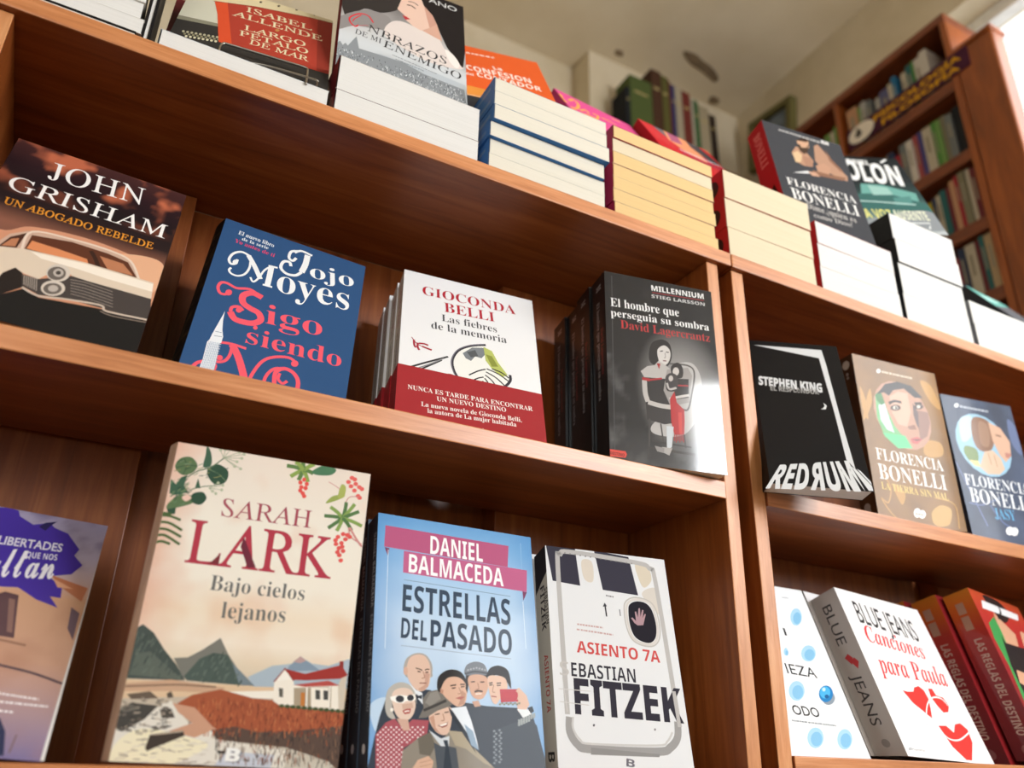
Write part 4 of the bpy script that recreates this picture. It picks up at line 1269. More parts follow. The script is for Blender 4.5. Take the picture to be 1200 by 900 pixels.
 ('S','#efe8ea',15,[1053,477,1078,476],0,0),
 ('S','#efe8ea',15,[1086,475,1097,475],0,0),
 ('S','#efe8ea',15,[1101,475,1125,473],0,0),
 ('S','#efe8ea',15,[1133,473,1150,472],0,0),
 ('S','#efe8ea',15,[1156,471,1178,470],0,0),
 ('S','#efe8ea',15,[1186,470,1199,469],0,0),
 ('S','#efe8ea',15,[1204,469,1221,468],0,0),
 ('S','#efe8ea',15,[1227,467,1242,466],0,0),
 ('S','#efe8ea',15,[1247,466,1264,465],0,0),
 ('S','#efe8ea',15,[1270,465,1295,463],0,0),
 ('S','#efe8ea',15,[1303,463,1323,462],0,0),
 ('S','#efe8ea',15,[1330,461,1360,460],0,0),
 ('S','#efe8ea',15,[1370,459,1375,459],0,0),
 ('S','#efe8ea',15,[1019,411,1048,411],0,0),
 ('S','#efe8ea',15,[1058,411,1069,411],0,0),
 ('S','#efe8ea',15,[1072,411,1096,411],0,0),
 ('S','#efe8ea',15,[1104,411,1124,411],0,0),
 ('S','#efe8ea',15,[1130,411,1159,411],0,0),
 ('S','#efe8ea',15,[1169,411,1187,411],0,0),
 ('S','#efe8ea',15,[1193,411,1221,411],0,0),
 ('S','#efe8ea',15,[1231,411,1244,411],0,0),
 ('S','#efe8ea',15,[1248,411,1279,410],0,0),
 ('S','#efe8ea',15,[1289,410,1307,410],0,0),
 ('S','#efe8ea',15,[1313,410,1327,410],0,0),
 ('S','#efe8ea',15,[1332,410,1349,410],0,0),
 ('S','#efe8ea',15,[1355,410,1378,410],0,0),
 ('S','#efe8ea',15,[1386,410,1397,410],0,0),
 ('S','#efe8ea',15,[1400,410,1419,410],0,0),
 ('S','#efe8ea',15,[1425,410,1435,410],0,0),
 ('S','#efe8ea',15,[1439,410,1448,410],0,0),
 ('S','#efe8ea',14,[1039,344,1052,343],0,0),
 ('S','#efe8ea',14,[1057,343,1068,343],0,0),
 ('S','#efe8ea',15,[1072,343,1088,343],0,0),
 ('S','#efe8ea',15,[1094,343,1106,343],0,0),
 ('S','#efe8ea',15,[1110,343,1120,343],0,0),
 ('S','#efe8ea',15,[1123,343,1140,342],0,0),
 ('S','#efe8ea',15,[1146,342,1172,342],0,0),
 ('S','#efe8ea',15,[1181,342,1205,342],0,0),
 ('S','#efe8ea',15,[1213,342,1236,341],0,0),
],
'todo': [
 ('E','#a9d4ee',[1202,1723,106,12,64,125]),
 ('E','#86c0e4',[1212,1707,74,8,45,87]),
 ('E','#a9d4ee',[1161,1238,130,12,58,110]),
 ('E','#86c0e4',[1171,1222,91,8,41,76]),
 ('E','#a9d4ee',[711,745,131,9,62,121]),
 ('E','#86c0e4',[721,731,91,6,43,84]),
 ('E','#a9d4ee',[727,214,130,5,63,116]),
 ('E','#86c0e4',[736,201,91,4,44,81]),
 ('E','#a9d4ee',[1193,216,125,5,69,118]),
 ('E','#86c0e4',[1202,203,87,3,48,82]),
 ('E','#a9d4ee',[778,1225,37,3,25,51]),
 ('E','#86c0e4',[788,1210,26,2,18,35]),
 ('E','#8c98a4',[1199,691,111,7,48,85]),
 ('E','#1f7fc0',[1184,741,122,8,58,104]),
 ('E','#48b2ea',[1178,756,89,6,42,75]),
 ('E','#bfe6fa',[1177,792,30,2,13,24]),
 ('E','#155c94',[1179,708,37,2,13,24]),
 ('T','IEZA','sanst','#232326',[669,951,1150,925],126,0),
 ('T','I','sanst','#232326',[873,1444,907,1442],97,0),
 ('T','ODO','sanst','#232326',[524,465,936,450],110,0.01),
 ('S','#8f959a',17,[455,392,472,392],0,0),
 ('S','#8f959a',17,[478,391,499,390],0,0),
 ('S','#8f959a',17,[507,390,524,389],0,0),
 ('S','#8f959a',17,[530,389,563,388],0,0),
 ('S','#8f959a',17,[573,388,596,387],0,0),
 ('S','#8f959a',17,[604,386,633,385],0,0),
 ('S','#8f959a',17,[642,385,687,383],0,0),
 ('S','#8f959a',17,[702,382,735,381],0,0),
 ('S','#8f959a',17,[746,381,762,380],0,0),
 ('S','#8f959a',17,[768,380,794,379],0,0),
 ('S','#8f959a',17,[803,378,836,377],0,0),
 ('S','#8f959a',17,[847,377,867,376],0,0),
 ('S','#8f959a',17,[873,376,915,374],0,0),
 ('S','#8f959a',17,[930,373,959,372],0,0),
 ('S','#8f959a',17,[969,372,997,371],0,0),
 ('S','#8f959a',18,[1006,370,1036,369],0,0),
 ('S','#8f959a',18,[1046,369,1070,368],0,0),
 ('S','#8f959a',18,[1078,367,1108,366],0,0),
 ('S','#8f959a',18,[1117,366,1133,365],0,0),
 ('S','#b9bfc4',17,[1087,1980,1104,1980],0,0),
 ('S','#b9bfc4',17,[1110,1980,1129,1981],0,0),
 ('S','#b9bfc4',17,[1135,1981,1172,1981],0,0),
 ('S','#b9bfc4',17,[1184,1982,1196,1982],0,0),
],
'blue': [
 ('T','BLUE JEANS','sanst','#2b292b',[266,1656,1588,1571],306,0.005),
 ('T','Canciones','serifbi','#de3638',[255,1400,1534,1319],234,0),
 ('T','para Paula','serifbi','#de3638',[229,999,1778,978],261,0),
 ('P','#e03a35',[538,807,650,800,790,815,847,872,976,904,1062,861,1078,755,1017,629,940,497,813,572,652,661],0),
 ('P','#e03a35',[1189,894,1289,904,1314,819,1465,806,1518,707,1420,617,1288,600,1220,674,1161,776],0),
 ('P','#e03a35',[1007,415,1197,430,1310,353,1429,463,1584,492,1697,421,1660,260,1428,30,1292,30,1108,173],0),
 ('S','#f7f4f4',19,[843,541,993,680,1199,780,1407,787,1501,700],1,0),
 ('S','#f7f4f4',19,[999,368,1114,269,1364,271,1714,390],1,0),
 ('S','#e6e6ea',14,[46,320,103,271,382,284,609,389],1,0),
 ('S','#e6e6ea',14,[473,230,624,191,797,227,817,304],1,0),
 ('S','#e6e6ea',14,[719,435,726,372],1,0),
 ('E','#dcdce0',[739,404,51,4,19,22]),
 ('T','Planeta','sansb','#9a9a9e',[141,71,411,73],29,0),
 ('E','#b9b9bd',[109,85,37,2,17,20]),
],
'reglas': [
 ('P','#2a1d1c',[445,2298,789,2322,1035,2280,1153,2117,818,1947,594,2071],1),
 ('P','#d8a585',[551,2064,751,1952,1021,1803,906,1605,451,1601,476,1797],0),
 ('P','#3f9a50',[180,1844,493,1990,520,1773,486,1582,384,1121,294,575,107,764,175,1240,111,1618],0),
 ('P','#231d1f',[433,1713,451,1601,937,1600,2073,1647,854,682,237,875,255,1251],0),
 ('P','#d8a585',[379,1208,882,1180,679,951,268,1020],0),
 ('P','#efeff0',[320,2210,1542,2192,1447,2082,217,2070],0),
 ('P','#d8a585',[1270,1889,1885,1884,1595,1646,1136,1645],0),
 ('S','#1c1718',43,[898,2289,858,2116,641,1982],1,0),
],
'isabel': [
 ('P','#cfccb8',[-254,2841,633,3944,420,949,-47,839],0),
 ('P','#8a8672',[1,939,394,1029,411,915,-26,807],0),
 ('P','#35322f',[-57,803,406,935,503,533,1769,488,1744,25,-40,228],0),
 ('E','#b5ae90',[113,511,12,11,-5,30]),
 ('E','#8a8468',[135,456,12,11,-4,30]),
 ('E','#d6cfae',[157,400,12,11,-4,30]),
 ('E','#b5ae90',[153,525,12,11,-4,30]),
 ('E','#8a8468',[175,469,12,11,-4,30]),
 ('E','#d6cfae',[197,413,12,11,-4,30]),
 ('E','#b5ae90',[193,538,12,11,-4,30]),
 ('E','#8a8468',[215,482,12,11,-4,30]),
 ('E','#d6cfae',[237,426,12,11,-4,30]),
 ('E','#b5ae90',[233,551,13,11,-4,31]),
 ('E','#8a8468',[255,495,12,11,-4,30]),
 ('E','#d6cfae',[277,439,12,11,-4,30]),
 ('E','#b5ae90',[274,565,13,12,-4,31]),
 ('E','#8a8468',[295,508,13,11,-4,30]),
 ('E','#d6cfae',[317,452,13,11,-4,30]),
 ('E','#b5ae90',[314,578,13,12,-4,31]),
 ('E','#8a8468',[336,522,13,11,-4,30]),
 ('E','#d6cfae',[358,466,13,11,-4,30]),
 ('E','#b5ae90',[355,592,13,12,-4,31]),
 ('E','#8a8468',[377,535,13,11,-4,31]),
 ('E','#d6cfae',[398,479,13,11,-4,30]),
 ('E','#b5ae90',[397,606,13,12,-4,31]),
 ('E','#8a8468',[418,549,13,12,-4,31]),
 ('E','#d6cfae',[439,492,13,11,-4,30]),
 ('E','#b5ae90',[438,619,13,12,-4,31]),
 ('E','#8a8468',[459,562,13,12,-4,31]),
 ('P','#ae3f30',[230,1942,1831,2774,1769,488,467,501,356,1344],0),
 ('P','#d8522f',[230,1942,390,1930,601,513,467,501,356,1316],0),
 ('P','#8f3529',[1432,2567,1831,2774,1769,488,1494,503],0),
 ('P','#d9cba4',[250,1782,538,2800,1822,3650,1797,2244,1351,2165,712,1949,268,1706],0),
 ('S','#7a3a2c',13,[271,1686,714,1927,1352,2142,1797,2233],1,0),
 ('E','#4a3a34',[757,2160,15,16,-3,34]),
 ('E','#4a3a34',[967,2222,16,16,-2,35]),
 ('E','#4a3a34',[1181,2296,16,16,-2,35]),
 ('E','#4a3a34',[1402,2319,17,17,-1,36]),
 ('P','#6b4a30',[1072,2981,1822,3650,1793,2546,1326,2717],0),
 ('T','ISABEL','serif','#e0d5b0',[630,1679,1393,1711],176,0.008),
 ('T','ALLENDE','serif','#e0d5b0',[500,1419,1526,1456],177,0.008),
 ('T','LARGO','serif','#e0d5b0',[669,1078,1348,1116],160,0.008),
 ('T','PETALO','serif','#e0d5b0',[636,871,1386,910],158,0.008),
 ('S','#e0d5b0',12,[824,1053,840,1104],0,0),
 ('T','DE MAR','serif','#e0d5b0',[757,699,1397,684],151,0.008),
 ('E','#c08a50',[1011,1368,23,22,-3,41]),
],
'brazos': [
 ('P','#37322f',[-48,2271,826,2904,765,1824,517,1439,269,1374,58,1057],1),
 ('P','#8f8a88',[-24,1006,270,1344,518,1409,611,1312,545,1089,184,956,-9,779],1),
 ('P','#ddd1cb',[536,1113,629,1323,773,1397,1014,1359,1202,1364,1312,1123,1461,997,1552,871,1401,786,1035,755,585,934],1),
 ('P','#241f1e',[752,2563,1677,3214,1606,1449,1543,865,1460,967,1332,1195,1222,1533,1108,1816,992,1972,762,2020],0),
 ('P','#e2c0ae',[727,1848,761,2086,952,2214,1031,1931,1150,1777,1207,1613,1108,1476,999,1347,887,1384,801,1456,774,1555,683,1635],0),
 ('P','#c99a88',[1031,1931,1150,1777,1207,1613,1108,1476,1070,1694],0),
 ('P','#b8323a',[748,1542,800,1537,858,1510,790,1462],0),
 ('S','#3a2c2a',20,[807,1805,864,1822,921,1787],1,0),
 ('S','#4a3834',15,[821,1893,897,1916,954,1881],1,0),
 ('P','#d2a591',[1014,1359,1108,1476,1207,1613,1276,1285,1201,1302],0),
 ('P','#efe4de',[1312,1123,1406,1086,1497,929,1457,818,1366,914],1),
 ('P','#b9c0c6',[-11,408,510,570,1215,569,1562,529,1586,99,22,20],0),
 ('P','#8d9296',[-8,494,21,554,58,491,88,551,115,510,184,693,208,751,246,531,510,548,788,558,1035,470,1550,432,1577,94,-26,20],0),
 ('H',['#5a5e63','#d5d9dc','#6f7479','#c0c5c9','#4b4e52','#e4e7e9'],420,[-2,140,1569,144,1550,438,11,449],7,31,1.55,8),
 ('T','NBRAZOS','serif','#2c2b2d',[326,943,1320,823],147,0),
 ('T','DE MI','serif','#3c3b3d',[182,802,499,777],102,0),
 ('T','ENEMIGO','serif','#2c2b2d',[525,737,1504,606],145,0),
 ('S','#d8323c',20,[393,1146,327,1251,222,1234,116,1100,113,1002,176,937,217,991],1,0),
 ('S','#d8323c',13,[241,1218,168,1096,146,1022],1,0),
 ('S','#b9666a',11,[217,977,301,1035,335,1050],1,0),
 ('T','ANO','sanst','#dcdcdc',[1098,2068,1487,2071],102,0),
 ('S','#6a7278',11,[643,632,656,631],0,0),
 ('S','#6a7278',11,[661,630,675,628],0,0),
 ('S','#6a7278',11,[679,628,705,624],0,0),
 ('S','#6a7278',11,[713,623,737,620],0,0),
 ('S','#6a7278',11,[745,619,777,615],0,0),
 ('S','#6a7278',11,[787,613,809,610],0,0),
 ('S','#6a7278',11,[816,609,833,607],0,0),
 ('S','#6a7278',11,[839,606,875,601],0,0),
 ('S','#6a7278',11,[888,600,913,596],0,0),
 ('S','#6a7278',11,[922,595,952,591],0,0),
 ('S','#6a7278',11,[962,590,993,586],0,0),
 ('S','#6a7278',11,[1003,585,1020,582],0,0),
 ('S','#6a7278',11,[1026,581,1040,579],0,0),
 ('S','#6a7278',11,[1045,579,1078,575],0,0),
 ('S','#6a7278',11,[1088,573,1107,571],0,0),
 ('S','#6a7278',11,[1113,570,1129,568],0,0),
 ('S','#6a7278',11,[1134,567,1158,564],0,0),
 ('S','#6a7278',11,[1165,563,1197,559],0,0),
 ('S','#6a7278',11,[683,570,698,568],0,0),
 ('S','#6a7278',11,[703,567,716,566],0,0),
 ('S','#6a7278',11,[721,565,735,563],0,0),
 ('S','#6a7278',11,[740,563,779,558],0,0),
 ('S','#6a7278',11,[792,556,812,554],0,0),
 ('S','#6a7278',11,[819,553,847,550],0,0),
 ('S','#6a7278',11,[856,549,875,546],0,0),
 ('S','#6a7278',11,[882,545,905,543],0,0),
 ('S','#6a7278',11,[913,542,949,537],0,0),
 ('S','#6a7278',11,[961,536,985,533],0,0),
 ('S','#6a7278',11,[993,532,1008,530],0,0),
 ('S','#6a7278',11,[1013,529,1035,527],0,0),
],
'cont': [
 ('P','#e0913e',[-15,401,287,397,686,376,653,81,-37,24],0),
 ('P','#e2a878',[-37,24,653,81,634,-90,-47,-142],0),
 ('P','#e9e4ec',[-99,-152,638,-62,536,-978,-130,-726],0),
 ('S','#b9a9c4',15,[51,-261,76,-262],0,0),
 ('S','#b9a9c4',15,[84,-262,105,-263],0,0),
 ('S','#b9a9c4',15,[112,-264,143,-265],0,0),
 ('S','#b9a9c4',15,[153,-266,175,-267],0,0),
 ('S','#b9a9c4',15,[183,-267,202,-268],0,0),
 ('S','#b9a9c4',15,[209,-269,240,-270],0,0),
 ('S','#b9a9c4',15,[250,-271,299,-274],0,0),
 ('S','#b9a9c4',15,[315,-274,360,-277],0,0),
 ('S','#b9a9c4',15,[375,-278,418,-280],0,0),
 ('T','La','sansb','#f6e9df',[748,1393,873,1408],148,0),
 ('T','CONFESIÓN','sansb','#f6e9df',[341,1097,1255,1129],223,0),
 ('T','CONTADOR','sansb','#f6e9df',[461,883,1355,856],199,0),
 ('T','del','sansb','#f6e9df',[311,859,415,862],106,0),
 ('S','#f6e9df',47,[254,1897,303,1904],0,0),
 ('S','#f6e9df',47,[320,1907,372,1915],0,0),
 ('S','#f6e9df',47,[390,1917,451,1927],0,0),
 ('S','#f6e9df',47,[472,1930,508,1935],0,0),
 ('S','#f6e9df',47,[520,1937,574,1945],0,0),
 ('S','#f6e9df',48,[592,1948,658,1958],0,0),
 ('S','#f6e9df',48,[680,1961,747,1971],0,0),
 ('S','#f6e9df',48,[769,1974,802,1979],0,0),
 ('S','#f6e9df',48,[813,1981,817,1981],0,0),
],
'pink': [
 ('S','#efa258',65,[46,2056,2,1840,47,1703],1,0),
 ('S','#efa258',57,[158,1923,326,2124,343,1947,197,1634,59,1545],1,0),
 ('S','#efa258',50,[64,1522,163,1442,391,1554,575,1613],1,0),
 ('S','#efa258',46,[260,1627,438,1815,435,1668],1,0),
 ('S','#efa258',47,[572,1810,676,1831,533,1543],1,0),
 ('S','#efa258',47,[734,1804,891,1849,1008,1794],1,0),
 ('S','#efa258',50,[1075,2152,1247,2148],1,0),
],
'red': [
 ('P','#6a6468',[228,2465,674,2753,1045,2612,1099,1970,556,1728,346,2098],0),
 ('P','#e0936a',[579,2544,1040,2667,1108,1867,1085,1472,690,1518,433,1839],0),
 ('P','#4a4448',[1050,2546,1193,2495,1469,1727,1249,1551,978,2034],0),
 ('P','#e39060',[1217,2575,1591,2677,2060,1924,2070,1662,1635,1915],0),
 ('P','#a85a78',[602,2330,836,2308,761,1904,489,1833],0),
 ('S','#d8d0dc',52,[523,1538,585,1545],0,0),
 ('S','#d8d0dc',52,[605,1547,642,1551],0,0),
 ('S','#d8d0dc',52,[654,1553,682,1556],0,0),
 ('S','#d8d0dc',52,[692,1557,723,1560],0,0),
 ('S','#d8d0dc',52,[734,1562,759,1565],0,0),
 ('S','#d8d0dc',52,[768,1566,798,1569],0,0),
 ('S','#d8d0dc',52,[809,1570,838,1574],0,0),
 ('S','#d8d0dc',53,[848,1575,905,1581],0,0),
 ('S','#d8d0dc',53,[924,1583,978,1590],0,0),
 ('S','#d8d0dc',53,[996,1592,1022,1595],0,0),
 ('S','#d8d0dc',53,[1031,1596,1083,1602],0,0),
 ('S','#d8d0dc',53,[1101,1604,1126,1606],0,0),
 ('S','#d8d0dc',54,[1134,1607,1187,1613],0,0),
 ('S','#d8d0dc',54,[1205,1615,1242,1620],0,0),
 ('S','#d8d0dc',54,[1254,1621,1291,1625],0,0),
 ('S','#d8d0dc',54,[1304,1627,1340,1631],0,0),
 ('S','#d8d0dc',54,[1352,1632,1379,1635],0,0),
 ('S','#d8d0dc',54,[1389,1636,1434,1642],0,0),
 ('S','#d8d0dc',54,[1449,1643,1473,1646],0,0),
 ('S','#d8d0dc',55,[1481,1647,1546,1654],0,0),
 ('S','#d8d0dc',55,[1568,1657,1612,1662],0,0),
 ('S','#d8d0dc',55,[1626,1664,1684,1670],0,0),
 ('S','#d8d0dc',55,[1703,1672,1746,1677],0,0),
 ('S','#d8d0dc',55,[1760,1679,1804,1684],0,0),
 ('S','#d8d0dc',56,[1818,1685,1883,1693],0,0),
 ('S','#d8d0dc',56,[1905,1695,1931,1698],0,0),
 ('S','#d8d0dc',56,[1940,1699,1990,1705],0,0),
 ('S','#d8d0dc',56,[2007,1707,2066,1714],0,0),
 ('S','#4a4470',41,[513,1396,546,1398],0,0),
 ('S','#4a4470',41,[557,1398,599,1400],0,0),
 ('S','#4a4470',41,[613,1400,637,1401],0,0),
 ('S','#4a4470',41,[645,1402,684,1403],0,0),
 ('S','#4a4470',41,[697,1404,721,1405],0,0),
 ('S','#4a4470',41,[729,1405,762,1406],0,0),
 ('S','#4a4470',41,[773,1407,825,1409],0,0),
 ('S','#4a4470',41,[842,1409,875,1410],0,0),
 ('S','#4a4470',42,[886,1411,915,1412],0,0),
 ('S','#4a4470',42,[925,1412,977,1414],0,0),
 ('S','#4a4470',42,[994,1415,1016,1416],0,0),
 ('S','#4a4470',42,[1023,1416,1061,1418],0,0),
 ('S','#4a4470',42,[1073,1418,1133,1421],0,0),
 ('S','#4a4470',42,[1153,1421,1176,1422],0,0),
 ('S','#4a4470',42,[1184,1422,1243,1425],0,0),
 ('S','#4a4470',42,[1262,1426,1300,1427],0,0),
 ('S','#4a4470',43,[1313,1428,1356,1429],0,0),
 ('S','#4a4470',43,[1371,1430,1420,1432],0,0),
],
'bon': [
 ('P','#b58c72',[434,1669,568,1866,681,1828,773,1755,848,1624,780,1463,617,1430,465,1479],0),
 ('P','#b18a72',[963,2016,1060,2094,1124,1995,1253,1773,1486,1485,1449,1368,1230,1395,989,1492,885,1638],0),
 ('P','#c9a083',[621,2021,763,2130,876,2130,853,1947,738,1774,627,1794],0),
 ('P','#4a382c',[621,1940,713,1948,852,2001,789,1815,698,1728,623,1779],0),
 ('P','#c9a083',[671,1959,763,2008,843,2011,793,1911,672,1878],0),
 ('P','#3a2c24',[608,2016,767,2146,892,2147,835,2062,717,2044],0),
 ('P','#d3b48e',[448,1661,574,1761,640,1680,568,1496,459,1456],0),
 ('P','#a87f68',[640,1680,814,1665,807,1478,643,1445],0),
 ('P','#b98f76',[864,1525,1057,1648,1174,1585,1097,1400,864,1369],0),
 ('P','#8a6450',[758,1383,1097,1400,1451,1447,1352,1347,750,1277],0),
 ('P','#d8d8d8',[332,1179,656,1333,733,1297,612,1254],0),
 ('P','#c49a80',[652,1319,815,1352,881,1272,717,1240],0),
 ('P','#8a6450',[1188,2019,1262,1803,1429,1597,1373,1564,1202,1754],0),
 ('S','#c9c7c4',31,[310,2159,355,2160],0,0),
 ('S','#c9c7c4',31,[370,2160,421,2160],0,0),
 ('S','#c9c7c4',31,[438,2161,504,2162],0,0),
 ('S','#c9c7c4',31,[526,2162,572,2162],0,0),
 ('S','#c9c7c4',32,[587,2163,621,2163],0,0),
 ('S','#c9c7c4',32,[632,2163,672,2164],0,0),
 ('S','#c9c7c4',32,[685,2164,752,2165],0,0),
 ('S','#c9c7c4',32,[774,2165,828,2166],0,0),
 ('S','#c9c7c4',32,[846,2166,910,2167],0,0),
 ('S','#c9c7c4',32,[932,2167,973,2168],0,0),
 ('S','#c9c7c4',32,[986,2168,1043,2169],0,0),
 ('S','#c9c7c4',32,[1061,2169,1129,2170],0,0),
 ('S','#c9c7c4',32,[1151,2170,1181,2171],0,0),
 ('S','#c9c7c4',32,[1191,2171,1253,2172],0,0),
 ('S','#c9c7c4',32,[1273,2172,1303,2172],0,0),
 ('S','#dcdad6',59,[1165,2216,1225,2212],0,0),
 ('S','#dcdad6',59,[1246,2211,1317,2205],0,0),
 ('T','FLORENCIA','serifb','#eceae6',[155,867,1485,877],161,-0.007),
 ('T','BONELLI','serifb','#eceae6',[177,571,1459,591],238,-0.007),
 ('T','Dime,¿quién es','serifb','#bdb9b4',[395,428,1331,417],125,-0.006),
 ('T','como Dios?','serifb','#bdb9b4',[486,268,1218,286],103,-0.006),
],
'colon': [
 ('P','#6fa79e',[556,1488,945,1478,1489,1251,1415,798,744,916,408,975],0),
 ('P','#3f6a66',[365,1150,950,1202,1611,903,1553,382,249,656],0),
 ('P','#9cc4bc',[674,1453,1019,1392,1040,1165,667,1132],0),
 ('P','#588c86',[1006,1072,1345,1147,1292,875,968,830],0),
 ('S','#b9d6d0',34,[288,920,744,916,1345,880],1,0),
 ('P','#8f9498',[1275,700,1624,557,1576,136,650,103,169,270],1),
 ('T','GABRIEL','sansb','#e6e8e8',[323,2187,977,2143],165,0.02),
 ('T','COLÓN','sansb','#eef0f0',[148,1666,1375,1489],680,0.02),
 ('S','#eef0f0',46,[1201,2254,1344,2379],0,0),
 ('T','LA VOZ','sansb','#e3dd84',[225,408,790,404],278,0),
 ('T','AUSENTE','sansb','#e6e9cf',[821,406,1421,405],278,0),
 ('S','#e4e8e8',33,[818,289,1380,326,1308,147],0,0),
],
'tealt': [
 ('P','#5fa59b',[310,2392,1810,3238,1497,2749,3222,3505,1702,2310,-664,1041,-1743,572,-1277,1097],1),
 ('P','#94c9bf',[-555,1545,897,2275,1802,2614,571,1841,-871,1162],1),
],
}
BOOKS = {
'grisham': dict(o=(-0.1350, 0.7114, 0.3150), yaw=0.0044, lean=0.3289, roll=-0.0650, w=0.1540, h=0.2313, t=0.0245),
'jojo': dict(o=(0.0560, 0.7634, 0.3199), yaw=-0.0220, lean=0.2646, roll=-0.0942, w=0.1583, h=0.2247, t=0.0420),
'gio': dict(o=(0.2563, 0.7279, 0.3137), yaw=-0.1389, lean=0.3584, roll=-0.0548, w=0.1588, h=0.2286, t=0.0210),
'mil': dict(o=(0.4964, 0.7100, 0.3055), yaw=-0.1807, lean=0.0001, roll=0.0066, w=0.1433, h=0.2374, t=0.0384),
'sk': dict(o=(0.6890, 0.6726, 0.3031), yaw=-0.4944, lean=0.3614, roll=-0.0782, w=0.1147, h=0.2447, t=0.0315),
'fb': dict(o=(0.9156, 0.7131, 0.3073), yaw=-0.0900, lean=0.0038, roll=0.0050, w=0.1562, h=0.2368, t=0.0277),
'jasy': dict(o=(1.1289, 0.7292, 0.3073), yaw=-0.1463, lean=0.0157, roll=0.0203, w=0.1415, h=0.2311, t=0.0350),
'sarah': dict(o=(0.0615, 0.7090, -0.0010), yaw=-0.0873, lean=0.0100, roll=-0.0155, w=0.1629, h=0.2409, t=0.0329),
'dan': dict(o=(0.2521, 0.7057, -0.0023), yaw=-0.0228, lean=0.1794, roll=-0.0089, w=0.1627, h=0.2239, t=0.0296),
'asi': dict(o=(0.4412, 0.7242, -0.0031), yaw=-0.1498, lean=0.1929, roll=-0.0084, w=0.1421, h=0.2252, t=0.0320),
'lib': dict(o=(-0.1308, 0.7264, 0.0056), yaw=0.0028, lean=0.4854, roll=-0.0612, w=0.1499, h=0.2171, t=0.0210),
'todo': dict(o=(0.7046, 0.7226, 0.0210), yaw=0.0213, lean=0.3500, roll=-0.0000, w=0.1500, h=0.2129, t=0.0280),
'blue': dict(o=(0.8840, 0.6998, 0.0256), yaw=0.1560, lean=0.3337, roll=-0.0284, w=0.1954, h=0.2097, t=0.0325),
'reglas': dict(o=(1.1484, 0.7018, 0.0266), yaw=0.2195, lean=0.2624, roll=-0.0339, w=0.1714, h=0.2338, t=0.0420),
'isabel': dict(o=(-0.0203, 0.7233, 0.6474), yaw=-0.1243, lean=0.4595, roll=-0.0062, w=0.1631, h=0.2300, t=0.0161),
'brazos': dict(o=(0.1503, 0.7247, 0.7021), yaw=-0.0716, lean=0.2096, roll=-0.0049, w=0.1582, h=0.2261, t=0.0210),
'bon': dict(o=(0.8388, 0.7219, 0.7420), yaw=-0.1262, lean=0.1619, roll=0.0021, w=0.1576, h=0.2274, t=0.0393),
'colon': dict(o=(1.0334, 0.7591, 0.8190), yaw=-0.4215, lean=0.3596, roll=0.0319, w=0.1567, h=0.2428, t=0.0350),
'cont': dict(o=(0.2910, 0.7421, 0.7525), yaw=-0.2167, lean=0.5171, roll=0.0049, w=0.1493, h=0.2280, t=0.0280),
'pink': dict(o=(0.5193, 0.7442, 0.7616), yaw=0.0654, lean=0.5252, roll=-0.0000, w=0.1503, h=0.2276, t=0.0280),
'red': dict(o=(0.6719, 0.7431, 0.7651), yaw=0.0388, lean=0.5063, roll=-0.0000, w=0.1500, h=0.2276, t=0.0280),
'tealt': dict(o=(1.4614, 0.7247, 0.7105), yaw=0.0706, lean=0.6048, roll=-0.0000, w=0.1500, h=0.2297, t=0.0350),
}

# ------------------------------------------------------------------ books
def book_matrix(o, yaw, lean, roll):
    u = Vector((math.cos(yaw), math.sin(yaw), 0)); n = Vector((-math.sin(yaw), math.cos(yaw), 0))
    up = Vector((0, 0, 1)) * math.cos(lean) + n * math.sin(lean)
    u2 = u * math.cos(roll) + up * math.sin(roll); up2 = up * math.cos(roll) - u * math.sin(roll)
    dep = up2.cross(u2)
    m = Matrix((u2, dep, up2)).transposed().to_4x4(); m.translation = o
    return m

def card_back(w, h, place, depth):
    """rim and rear of a cover sheet"""
    v = [place(0, 0, 0), place(w, 0, 0), place(w, h, 0), place(0, h, 0), place(0, 0, -depth), place(w, 0, -depth), place(w, h, -depth), place(0, h, -depth)]
    return v, [(7, 6, 5, 4), (0, 4, 5, 1), (1, 5, 6, 2), (2, 6, 7, 3), (3, 7, 4, 0)]

